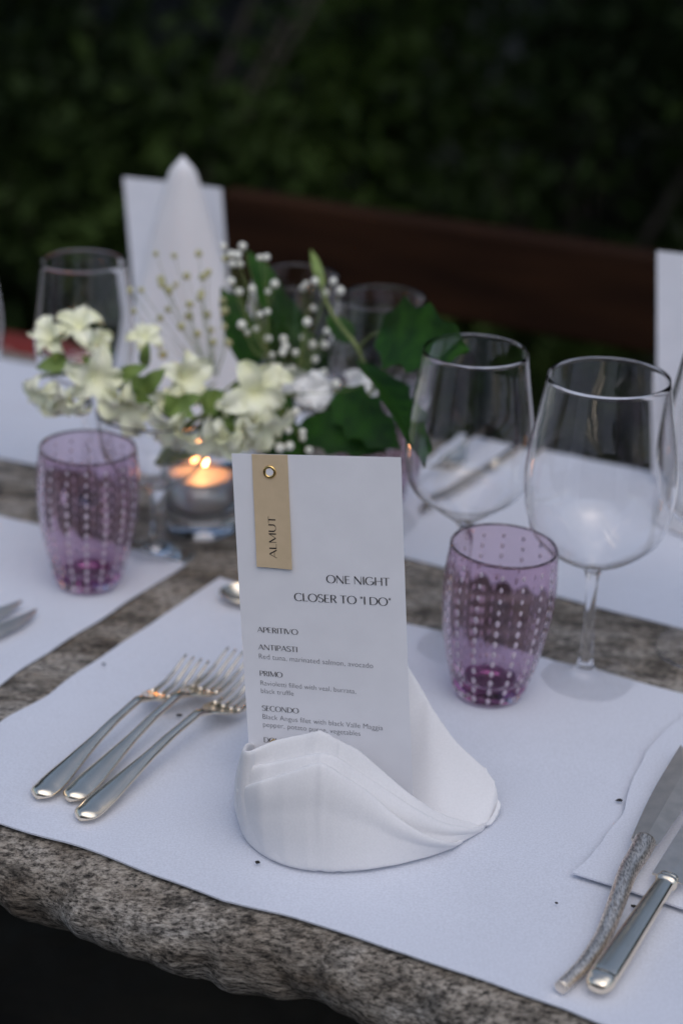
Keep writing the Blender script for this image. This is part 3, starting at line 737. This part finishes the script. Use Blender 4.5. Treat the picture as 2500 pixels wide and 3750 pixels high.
def rand_rot(): return (random.random()*6.28, random.random()*6.28, random.random()*6.28)
def petal_mesh(npet, ln, wd, cup, ruffle, seed, tubeln=.008):
    parts = []; rs = random.Random(seed)
    for k in range(npet):
        an = 2*math.pi*k/npet+rs.uniform(-.2, .2); sc = rs.uniform(.8, 1.15); cu = cup*rs.uniform(.7, 1.4); ph = rs.random()*6
        def fn(a, b_):
            s = 2*a-1; wv = wd*sc*(math.sin(math.pi*min(1, .12+.80*b_))**.7)*(1 if b_ < .9 else 1-(b_-.9)*2.5)
            x = ln*sc*b_; y = s*wv*.5; z = cu*ln*(b_-b_*b_*.9)*1.2+.22*wd*s*s + ruffle*ln*b_*b_*math.sin(5*s+ph)*.35 + ruffle*ln*.2*noise.noise(Vector((x*150, y*150, seed+k)))
            ca, sa = math.cos(an), math.sin(an)
            return (x*ca-y*sa, x*sa+y*ca, z)
        parts.append(grid(6, 7, fn))
    v, f = lathe([(.0012, -tubeln), (.0030, -tubeln*.7), (.0042, -tubeln*.2), (.0030, .002)], 10); parts.append((v, f))
    return merge(parts)
FLORET = []
for k in range(4):
    v, f = petal_mesh(5, .0165, .0120, 1.5, .7, 11+k); o = obj('floret', v, f, 'petal'); FLORET.append(o.data); bpy.data.objects.remove(o)
v, f = petal_mesh(9, .0165, .0150, .9, .5, 33); o = obj('bloom', v, f, 'petal_white'); BLOOM = o.data; bpy.data.objects.remove(o)
v, f = merge([lathe([(0, .010), (.003, .0085), (.0042, .004), (.003, 0), (.001, -.003)], 8)]); o = obj('bud', v, f, 'petal'); BUD = o.data; bpy.data.objects.remove(o)
def inst(me, name, par, loc, sc, aim=None, roll=0):
    o = bpy.data.objects.new(name, me); COL.objects.link(o); o.parent = par; o.location = Vector(loc)-par.location; o.scale = (sc,)*3
    q = (Vector(aim) if aim is not None else Vector((random.uniform(-1, 1), random.uniform(-1, .2), random.uniform(-.2, 1)))).normalized().to_track_quat('Z', 'Y')
    o.rotation_mode = 'QUATERNION'; o.rotation_quaternion = q @ Matrix.Rotation(roll or random.random()*6.28, 4, 'Z').to_quaternion(); return o
def leaf_obj(par, base, tip, width, normal, mat='holly', spikes=0, fold=.25, droop=.08, name='leaf'):
    base = Vector(base); tip = Vector(tip); d = tip-base; L = d.length; d.normalize()
    n_ = Vector(normal); n_ = (n_-d*n_.dot(d)).normalized(); s = d.cross(n_)
    nl = 26 if spikes else 12; V = []; Fc = []
    for i in range(nl):
        t = i/(nl-1); wv = width*.5*math.sin(math.pi*min(1, t**.75))**.62
        if spikes: wv *= 1+.38*(abs(((t*spikes) % 1)-.5)*2)**1.6*(t < .93)-.12
        if t > .88: wv = width*.5*.34*(1-t)/.12+.0001
        c = base+d*(L*t)-n_*droop*L*math.sin(math.pi*t*.9)*-1*.5
        for k in (-1, -.55, 0, .55, 1):
            V.append(c+s*wv*k+n_*fold*wv*abs(k)+n_*.05*width*noise.noise(Vector((t*4, k*2, L*90))))
    for i in range(nl-1):
        for k in range(4): Fc.append((i*5+k, i*5+k+1, (i+1)*5+k+1, (i+1)*5+k))
    o = obj(name, [p-par.location for p in V], Fc, mat, par); solid(o, .0004, 0); return o
def stem_obj(par, pts, r0, r1, mat='stem_green', name='stem', n=20):
    P = [Vector(p)-par.location for p in catmull(pts, n)]; v, f = tube(P, lambda t: r0+(r1-r0)*t, 7); return obj(name, v, f, mat, par)
# snapdragon arching out over the tumbler
s1 = empty('snapdragon', VM); tag(s1, 'cream snapdragon spike leaning sideways out of the glass over the tumbler', 'flower', 'flowers in the stemmed glass')
path1 = [VM, Pd(640, 1560), Pd(560, 1490, -.02), Pd(430, 1415, -.03), Pd(300, 1372, -.04), Pd(180, 1372, -.04), Pd(140, 1385, -.04)]
stem_obj(s1, path1, .0024, .0014)
for k, (x, y, sc, dd, ax, az) in enumerate([(198, 1245, .85, -.04, -.5, .7), (292, 1205, .95, -.04, .0, 1), (352, 1262, .7, -.03, .4, .9), (180, 1425, .95, -.05, -.6, -.4), (255, 1450, .85, -.06, -.1, -.6), (338, 1378, 1.2, -.06, .3, .1), (472, 1468, 1.3, -.05, 0, -.25), (530, 1250, .75, -.02, .1, 1), (670, 1388, 1.1, -.03, .4, .4), (600, 1470, .6, -.04, .1, .2)]):
    inst(FLORET[k % 4], 'floret', s1, Pd(x, y, dd), sc*1.15, (ax, -.75, az))
for (bx_, by_, tx, ty, wv) in [(250, 1325, 130, 1350, .013), (330, 1330, 420, 1290, .011), (420, 1410, 545, 1345, .014), (520, 1440, 610, 1350, .014), (560, 1420, 440, 1375, .013), (600, 1480, 720, 1530, .014), (300, 1340, 390, 1420, .010), (640, 1500, 745, 1450, .013), (480, 1430, 590, 1500, .013), (370, 1360, 300, 1300, .010), (530, 1340, 545, 1250, .009), (230, 1330, 190, 1290, .010), (660, 1510, 600, 1440, .012), (420, 1400, 380, 1330, .010)]:
    leaf_obj(s1, Pd(bx_, by_, -.045), Pd(tx, ty, -.06), wv, (random.uniform(-.6, .6), -.8, random.uniform(.1, .9)), 'snap_green', fold=.2, droop=.25)
s2 = empty('snapdragon', VM); tag(s2, 'cream snapdragon spike drooping over the candle flame', 'flower', 'flowers in the stemmed glass')
path2 = [VM, Pd(680, 1560, -.02), Pd(760, 1520, -.035), Pd(860, 1500, -.045), Pd(950, 1450, -.05), Pd(985, 1380, -.05)]
stem_obj(s2, path2, .0024, .0014)
for k, (x, y, sc, dd, ax, az) in enumerate([(650, 1552, 1.15, -.05, -.4, -.5), (800, 1580, 1.3, -.06, 0, -.5), (880, 1560, 1.0, -.06, .2, -.5), (925, 1440, 1.25, -.06, .2, .3), (960, 1545, 1.1, -.06, .5, -.4), (985, 1400, .9, -.05, .4, .8), (845, 1490, .6, -.06, 0, .5)]):
    inst(FLORET[(k+1) % 4], 'floret', s2, Pd(x, y, dd), sc*1.12, (ax, -.75, az))
for (bx_, by_, tx, ty, wv) in [(740, 1500, 830, 1440, .02), (800, 1500, 900, 1560, .022), (820, 1490, 760, 1440, .018), (860, 1510, 870, 1600, .018), (900, 1470, 860, 1400, .016)]:
    leaf_obj(s2, Pd(bx_, by_, -.05), Pd(tx, ty, -.06), wv, (random.uniform(-.4, .4), -.8, .6), 'snap_green', fold=.15)
# white open blooms
for (x, y, sc, dd, aim, lab) in [(1146, 1432, .90, -.01, (.2, -.8, .4), 'small white open bloom between the dark leaves above the menu card'), (1306, 1420, .9, .03, (.5, -.5, .5), 'small white bloom peeking out behind the drooping serrated leaf'), (1075, 1400, .7, .02, (-.2, -.8, .5), 'small white half-open bloom tucked behind the berries of blossom')]:
    bo = empty('white_bloom', VM); tag(bo, lab, 'flower', 'flowers in the stemmed glass')
    tp = Pd(x, y, dd); stem_obj(bo, [VM, VM.lerp(tp, .5)+Vector((0, .01, .012)), tp], .0014, .0012); inst(BLOOM, 'bloom', bo, tp, sc, aim)
# dark serrated leaves on two branches
b1 = empty('leafy_branch', VM); tag(b1, 'branch with large glossy green serrated leaves reaching past the menu card', 'branch', 'leafy branches in the stemmed glass')
stem_obj(b1, [VM, Pd(1000, 1600, .0), Pd(1240, 1520, .0), Pd(1370, 1420, -.02), Pd(1330, 1330, -.05), Pd(1300, 1260, -.06), Pd(1215, 1150, -.03), Pd(1160, 1000, .0)], .0022, .0012)
stem_obj(b1, [Pd(1312, 1275, -.06), Pd(1350, 1235, -.075), Pd(1395, 1212, -.09)], .0009, .0007)
leaf_obj(b1, Pd(1390, 1213, -.09), Pd(1725, 1286, -.165), .046, (-.25, -.88, .42), spikes=3.5, fold=.3)
leaf_obj(b1, Pd(1325, 1330, -.06), Pd(1552, 1722, -.19), .034, (.45, -.80, .40), spikes=3.5, fold=.3)
leaf_obj(b1, Pd(1225, 1440, -.02), Pd(1470, 1650, -.07), .034, (-.25, -.8, .5), spikes=4, fold=.2)
leaf_obj(b1, Pd(1090, 1560, -.01), Pd(1420, 1660, -.05), .032, (.0, -.7, .65), spikes=4, fold=.2)
leaf_obj(b1, Pd(1290, 1250, -.03), Pd(1195, 1160, -.03), .018, (.5, -.75, .35), fold=.2)
leaf_obj(b1, Pd(1180, 1060, .0), Pd(1138, 915, .01), .008, (.3, -.85, .35), 'snap_green', fold=.2)
b2 = empty('leafy_branch', VM); tag(b2, 'branch with upright dark green pointed leaves among the white blossoms', 'branch', 'leafy branches in the stemmed glass')
stem_obj(b2, [VM, Pd(880, 1560, .03), Pd(960, 1400, .04), Pd(1010, 1250, .04), Pd(1000, 1100, .04)], .0020, .0010)
leaf_obj(b2, Pd(930, 1360, .03), Pd(808, 1050, .02), .028, (.5, -.8, .2), fold=.2)
leaf_obj(b2, Pd(1030, 1190, .03), Pd(905, 915, .02), .024, (.6, -.75, .2), fold=.2)
leaf_obj(b2, Pd(1060, 1340, .04), Pd(1025, 1060, .03), .034, (.2, -.9, .2), fold=.2)
leaf_obj(b2, Pd(1170, 1380, .04), Pd(1060, 1180, .03), .026, (.3, -.8, .4), fold=.2)
leaf_obj(b2, Pd(930, 1400, .03), Pd(1050, 1640, .0), .040, (.2, -.8, .5), fold=.2)
leaf_obj(b2, Pd(950, 1250, .03), Pd(850, 1180, .03), .020, (.1, -.9, .4), fold=.2)
leaf_obj(b2, Pd(985, 1590, .0), Pd(1130, 1680, -.02), .034, (.0, -.8, .5), fold=.2)
# white ball blossoms
bm = bmesh.new(); bmesh.ops.create_icosphere(bm, subdivisions=2, radius=1.0)
for v_ in bm.verts: v_.co *= 1+.22*noise.noise(v_.co*2.6)
BALL = bpy.data.meshes.new('blossom'); bm.to_mesh(BALL); bm.free(); BALL.materials.append(M['blossom'])
BALL.polygons.foreach_set('use_smooth', [True]*len(BALL.polygons))
DRY = BALL.copy(); DRY.materials.clear(); DRY.materials.append(M['dry_blossom'])
def sprig(lab, pts, root, me, size, dd, offx, offy, k):
    o = empty('blossom_sprig', VM); tag(o, lab, 'flower sprig', 'blossom sprigs in the stemmed glass')
    rootp = Pd(*root, dd); stem_obj(o, [VM, VM.lerp(rootp, .6)+Vector((0, 0, .01)), rootp], .0011, .0007)
    for i, (zx, zy) in enumerate(pts):
        d2 = dd+random.uniform(-.02, .02); p = Pd(offx+zx*k, offy+zy*k, d2)
        j = rootp.lerp(p, .55)+Vector((random.uniform(-.004, .004), 0, -.004)); jj = rootp.lerp(p, .12)
        stem_obj(o, [jj, j, p], .00024 if me is DRY else .0004, .00022, n=7, name='twig')
        b_ = bpy.data.objects.new('blossom', me); COL.objects.link(b_); b_.parent = o; b_.location = p-o.location; b_.rotation_euler = rand_rot(); b_.scale = (size*random.uniform(.75, 1.2),)*3
sprig('sprig of small round white blossoms rising tallest beside the far napkin', [(185, 160), (295, 160), (232, 205), (268, 210), (238, 260), (280, 262), (395, 225), (432, 222), (350, 405), (478, 375), (440, 420), (438, 535), (395, 550), (290, 610), (372, 635), (322, 655), (440, 690), (230, 360), (275, 420)], (985, 1330), BALL, .0030, -.01, 700, 800, .638)
sprig('sprig of round white blossoms in front of the dark wine glasses', [(660, 375), (710, 360), (640, 400), (815, 360), (855, 415), (765, 430), (700, 515), (665, 595), (640, 685), (695, 725), (765, 725), (780, 648), (530, 690), (540, 735), (525, 770), (462, 785), (710, 810), (580, 865), (760, 880), (600, 770), (830, 950)], (1090, 1380), BALL, .0031, .0, 700, 800, .638)
sprig('sprig of round white blossoms hanging low just over the menu card', [(510, 1315), (565, 1305), (558, 1215), (640, 1260), (470, 1170), (482, 1078), (600, 1110), (675, 1330), (420, 950), (1125, 920), (490, 1010), (640, 1225)], (1010, 1450), BALL, .0030, -.045, 700, 800, .638)
sprig('airy sprig of tiny yellowish buds in front of the far napkin', [(895, 672), (1000, 684), (1140, 672), (1072, 800), (925, 820), (1165, 805), (1195, 780), (970, 882), (1155, 900), (1150, 925), (1090, 962), (965, 992), (1085, 1030), (1190, 1022), (1290, 1000), (920, 1042), (1040, 1090), (1135, 1132), (1212, 1110), (1280, 940), (1290, 1092), (770, 1002), (748, 882), (812, 882), (935, 1252), (1312, 1185), (930, 850), (1010, 850), (1225, 1180), (1290, 700)], (790, 1400), DRY, .0031, .0, 0, 500, .638)

# ================================================================== FAR PLACE SETTINGS
def stand_card(tl, tr, dx, lab):
    tl = Vector(tl); tr = Vector(tr); ctr_ = (tl+tr)/2; o_ = empty('menu_card', (ctr_.x, ctr_.y, ZT)); tag(o_, lab, 'card', 'menu cards')
    lean = Vector((dx, -.012, 0))
    def fn(a, b_): p = tl.lerp(tr, a); return Vector((p.x, p.y, p.z))-Vector((0, 0, (p.z-ZT-.004)*b_))+lean*b_+Vector((0, .002*math.sin(math.pi*a), 0))-o_.location
    v, f = grid(8, 8, fn); s = obj('sheet', v, f, 'paper', o_); solid(s, .0004, 0); return o_
stand_card(D(452, 648, 1.735), D(812, 690, 1.70), .016, 'back of a white menu card standing behind the far napkin cone')
rtl = G(2403, 918, .205); stand_card(rtl, rtl+.096*TU+Vector((0, 0, .002)), .018, 'white menu card standing on the far placemat beyond the wine glasses')
def cone_napkin(loc, lab, H=.225):
    o_ = empty('folded_napkin', loc); tag(o_, lab, 'napkin', 'folded napkins')
    def fn(a, b_):
        an = 2*math.pi*a; x = math.cos(an); y = math.sin(an)
        ridge = .10*math.cos(2*an+.6)+.08*math.cos(5*an+1)*(1-b_)+.06*math.cos(3*an-1.2)*b_
        r_ = (.058*(1-b_)**1.0+.0080*b_+.012*b_*(1-b_))*(1+ridge)
        hh = H*(1-.28*max(0, -y)**2*0) 
        return Vector((x*r_*1.08+.002*b_, y*r_*.80-.016*b_, hh*(b_-.02*(b_ > .97))+0))
    v, f = grid(60, 28, fn, True); k = len(v); v = list(v)+[Vector((.002, -.016, H+.006))]; f = list(f)+[(i*28+27, ((i+1) % 60)*28+27, k) for i in range(60)]
    c1 = obj('cone', v, f, 'linen_napkin', o_)
    def wing(a, b_):
        an = R(150+150*a); r_ = .060*(1-b_*.35); hh = .10*math.sin(math.pi*(.15+.7*a))
        return Vector((math.cos(an)*r_*1.08, math.sin(an)*r_*.84-.003, hh*b_))
    v, f = grid(30, 10, wing); w_ = obj('front_fold', v, f, 'linen_napkin', o_); solid(w_, .002, 0); return o_
pk = D(640, 1000, 1.655); cone_napkin((pk.x+.004, 1.632, ZT), 'tall white napkin cone standing before the back of a menu card', .236)
cone_napkin((rtl.x+.075, rtl.y-.095, ZT), 'white napkin cone before the standing card beyond the wine glasses', .20)

# ================================================================== CRUMBS AND A DRY TWIG
def crumb(x, y, s, lab):
    p = G(x, y, ZT+.0005); bm = bmesh.new(); bmesh.ops.create_icosphere(bm, subdivisions=1, radius=s)
    for v_ in bm.verts: v_.co *= 1+.4*random.uniform(-1, 1)
    me = bpy.data.meshes.new('crumb'); bm.to_mesh(me); bm.free(); me.materials.append(M['crumb'])
    o = bpy.data.objects.new('crumb', me); COL.objects.link(o); o.location = (p.x, p.y, ZT+.0012); o.scale = (1.3, .8, .6); tag(o, lab, 'crumb', 'dark crumbs on the linen')
for x, y, s, lab in [(943, 3160, .0014, 'dark crumb lying at the rounded foot of the folded napkin'), (2264, 2934, .0015, 'dark crumb by the edge of the overlapping placemat'), (2036, 3310, .0008, 'tiny dark crumb in front of the overlapping placemat corner'), (2318, 3322, .0015, 'dark crumb between the two knife handles'), (660, 2622, .0019, 'dark brown crumb between the necks of two forks'), (380, 2435, .0014, 'crumb near the fork tines on the open placemat')]:
    crumb(x, y, s, lab)
pts = [card_pt(9.0, 181, .0026), card_pt(13.5, 177.6, .0018), card_pt(16.0, 175.4, .0012), card_pt(17.2, 177.2, .0010)]
tw0 = Vector(pts[0]); v, f = tube([Vector(p)-tw0 for p in catmull(pts, 12)], .00042, 6); o = obj('dry_twig', v, f, 'straw', loc=tw0); tag(o, 'short dry yellow twig lying on the napkin hem against the menu card', 'twig')

# ================================================================== BACKGROUND PLANTING
def shrub(u, v, rad, h, mat, n, size, lab, name='shrub', group='shrubs behind the bench'):
    p = T(u, v); gz = ground_z(p.x, p.y); o = empty(name, (p.x, p.y, gz)); tag(o, lab, 'shrub', group)
    P = blob_pts((0, 0, h*.5), (rad, rad*.8, h*.55), n); P[:, 2] = np.maximum(P[:, 2], .03)
    V, F_ = leaf_cloud(P, size); obj('foliage', V, F_, mat, o, smooth=False)['kind'] = 'stuff'
    parts = []
    for k in range(6):
        a = random.random()*6.28; parts.append(tube([(0, 0, -.02), (math.cos(a)*rad*.25, math.sin(a)*rad*.25, h*.4), (math.cos(a)*rad*.6, math.sin(a)*rad*.5, h*.8)], lambda t: .014*(1-.7*t), 6))
    vv, ff = merge(parts); obj('stem', vv, ff, 'bark', o)
shrub(-1.55, 2.3, .75, 1.15, 'hedge_leaf', 9000, .05, 'leafy green shrub at the end of the bench, densest of the planting')
shrub(-.75, 2.9, .65, .95, 'hedge_leaf', 7000, .05, 'rounded green shrub standing between the dense shrub and the mossy rocks')
shrub(-.15, 3.5, .7, .75, 'fern', 3200, .08, 'low grey-green shrub growing in front of the bank')
shrub(.95, 3.6, .6, .45, 'fern', 2400, .08, 'low dull green plant growing among the rocks')
def boulder(u, v, rad, lab, seed):
    p = T(u, v); gz = ground_z(p.x, p.y); bm = bmesh.new(); bmesh.ops.create_icosphere(bm, subdivisions=4, radius=1)
    for v_ in bm.verts:
        q = v_.co.copy(); v_.co *= 1+.28*noise.noise(q*1.4+Vector((seed, 0, 0)))+.10*noise.noise(q*4+Vector((0, seed, 0)))
        v_.co = Vector((v_.co.x*rad[0], v_.co.y*rad[1], max(-.25, v_.co.z)*rad[2]))
    me = bpy.data.meshes.new('mossy_rock'); bm.to_mesh(me); bm.free(); me.materials.append(M['rock']); me.polygons.foreach_set('use_smooth', [True]*len(me.polygons))
    o = bpy.data.objects.new('mossy_rock', me); COL.objects.link(o); o.location = (p.x, p.y, gz); tag(o, lab, 'rock', 'rocks on the bank')
def hit(px, py):
    d = _ray(px, py); t = .5
    while t < 40:
        p = _C+d*t
        if p[2] < ground_z(p[0], p[1]): break
        t += .02
    return to_uv(p)
boulder(*hit(1600, 690), (.42, .35, .26), 'grey mossy rock lying low on the dark bank', 1); boulder(*hit(2130, 400), (.60, .45, .34), 'wide grey rock higher up the bank', 2); boulder(*hit(2370, 190), (.34, .3, .26), 'small pale grey rock near the top of the bank', 3)
for u, v, h, lab in [(*hit(1870, 800), .26, 'dull yellow flower head low on the bank behind the bench'), (*hit(2195, 740), .26, 'yellow flower head growing beside a duller one on the bank')]:
    p = T(u, v); gz = ground_z(p.x, p.y); o = empty('yellow_flower', (p.x, p.y, gz)); tag(o, lab, 'flower', 'yellow flowers on the bank')
    vv, ff = tube([(0, 0, 0), (.01, 0, h*.5), (0, .01, h)], .004, 6); obj('stem', vv, ff, 'stem_green', o)
    vv, ff = petal_mesh(8, .05, .035, .4, .5, 3, .02); b_ = obj('bloom', vv, ff, 'yellow_flower', o); b_.location = (0, .01, h)
# ground cover over the bank
P = []
for _ in range(42000):
    u = random.uniform(-7, 8); v = 2.4+random.random()**1.4*11; p = T(u, v)
    if noise.noise(Vector((p.x*.8, p.y*.8, 4))) < -.12: continue
    P.append((p.x, p.y, ground_z(p.x, p.y)+random.uniform(.02, .14)))
V, F_ = leaf_cloud(P, .09, .8); o = obj('ground_cover', V, F_, 'dark_leaf', smooth=False); tag(o, 'low dark leafy ground cover over the bank', 'ground cover', kind='stuff')
# trees added to block the far sky and shade the bank
def tree(u, v, H, rad, lab, seed):
    p = T(u, v); gz = ground_z(p.x, p.y); o = empty('tree', (p.x, p.y, gz-.05)); tag(o, lab, 'tree', 'added shade trees above the bank')
    parts = [tube([(0, 0, 0), (.06, .03, H*.3), (-.05, .05, H*.65), (0, 0, H*.9)], lambda t: .2*(1-.75*t), 10)]
    for k in range(7):
        a = k*.9+seed; z0 = H*(.32+.07*k); parts.append(tube([(0, 0, z0), (math.cos(a)*rad*.45, math.sin(a)*rad*.45, z0+H*.08), (math.cos(a)*rad*.85, math.sin(a)*rad*.85, z0+H*.18)], lambda t: .07*(1-.7*t), 6))
    vv, ff = merge(parts); obj('trunk', vv, ff, 'bark', o)
    P = blob_pts((0, 0, H*.78), (rad, rad, H*.22), 2600); V, F_ = leaf_cloud(P, .30); obj('crown', V, F_, 'dark_leaf', o, smooth=False)['kind'] = 'stuff'
for u, v, lab, sd in ((-3.9, 3.7, 'low dark tree added for shade above the dense green shrub', 1), (-1.2, 4.3, 'low dark tree added for shade above the middle of the bank', 2), (1.5, 4.2, 'low dark tree added for shade above the grey mossy rock', 3), (4.0, 4.2, 'low dark tree added for shade past the rocks at the end of the bank', 4),
                      (-2.5, 7.2, 'far dark tree added to block sky behind the dense green shrub', 5), (.3, 7.6, 'far dark tree added to block sky behind the middle of the bank', 6), (3.1, 7.4, 'far dark tree added to block sky behind the wide grey rock', 7)):
    tree(u, v, 2.4 if v < 6 else 2.6, 2.0, lab, sd)

# ================================================================== ADDED HOUSE behind the viewer: reflects in the glass, blocks low front light
hs = empty('added_house', (0, -5.2, GZ), R(-8)); tag(hs, 'unseen plastered house with dark shutters, added for reflections and to block low light', 'house')
simple('plaster', (.20, .155, .14), (.32, .26, .235), 1.2, .9, bump=.5, bscale=14, bdist=.01); simple('shutter', (.07, .03, .02), (.10, .05, .03), 8, .6)
simple('pane', (.02, .025, .03), rough=.1); simple('roof_stone', (.10, .10, .095), (.18, .175, .165), 3, .9)
cuts = [(-4.5, -3.5, .9, 2.0), (-1.6, -.6, .9, 2.0), (.9, 1.9, .0, 2.1), (3.6, 4.6, .9, 2.0)]
xw = [-6.0]+[q for c in cuts for q in c[:2]]+[6.0]; parts = []
for i in range(0, len(xw), 2): parts.append(box(xw[i], xw[i+1], -.4, 0, 0, 3.0))
for x0, x1, z0, z1 in cuts:
    parts.append(box(x0, x1, -.4, 0, z1, 3.0))
    if z0 > 0: parts.append(box(x0, x1, -.4, 0, 0, z0))
parts.append(box(-6, 6, -5, -4.6, 0, 3.0)); parts.append(box(-6, -5.6, -4.6, -.4, 0, 3.0)); parts.append(box(5.6, 6, -4.6, -.4, 0, 3.0))
v, f = merge(parts); obj('wall', v, f, 'plaster', hs, False)
for x0, x1, z0, z1 in cuts:
    nm = 'window' if z0 > 0 else 'door'; v, f = box(x0, x1, -.26, -.20, z0, z1); wo = obj(nm, v, f, 'shutter', hs, False)
    if z0 > 0:
        for q in (0, 1):
            v, f = box(x0+.06+q*(x1-x0-.06)/2, x0+(q+1)*(x1-x0-.06)/2, -.199, -.192, z0+.06, z1-.06); obj('pane', v, f, 'pane', wo, False)
V = [(-6.4, .5, 2.9), (6.4, .5, 2.9), (6.4, -2.5, 4.2), (-6.4, -2.5, 4.2), (6.4, -5.5, 2.9), (-6.4, -5.5, 2.9)]
o = obj('roof', V, [(0, 1, 2, 3), (3, 2, 4, 5)], 'roof_stone', hs, False); md = o.modifiers.new('t', 'SOLIDIFY'); md.thickness = .12
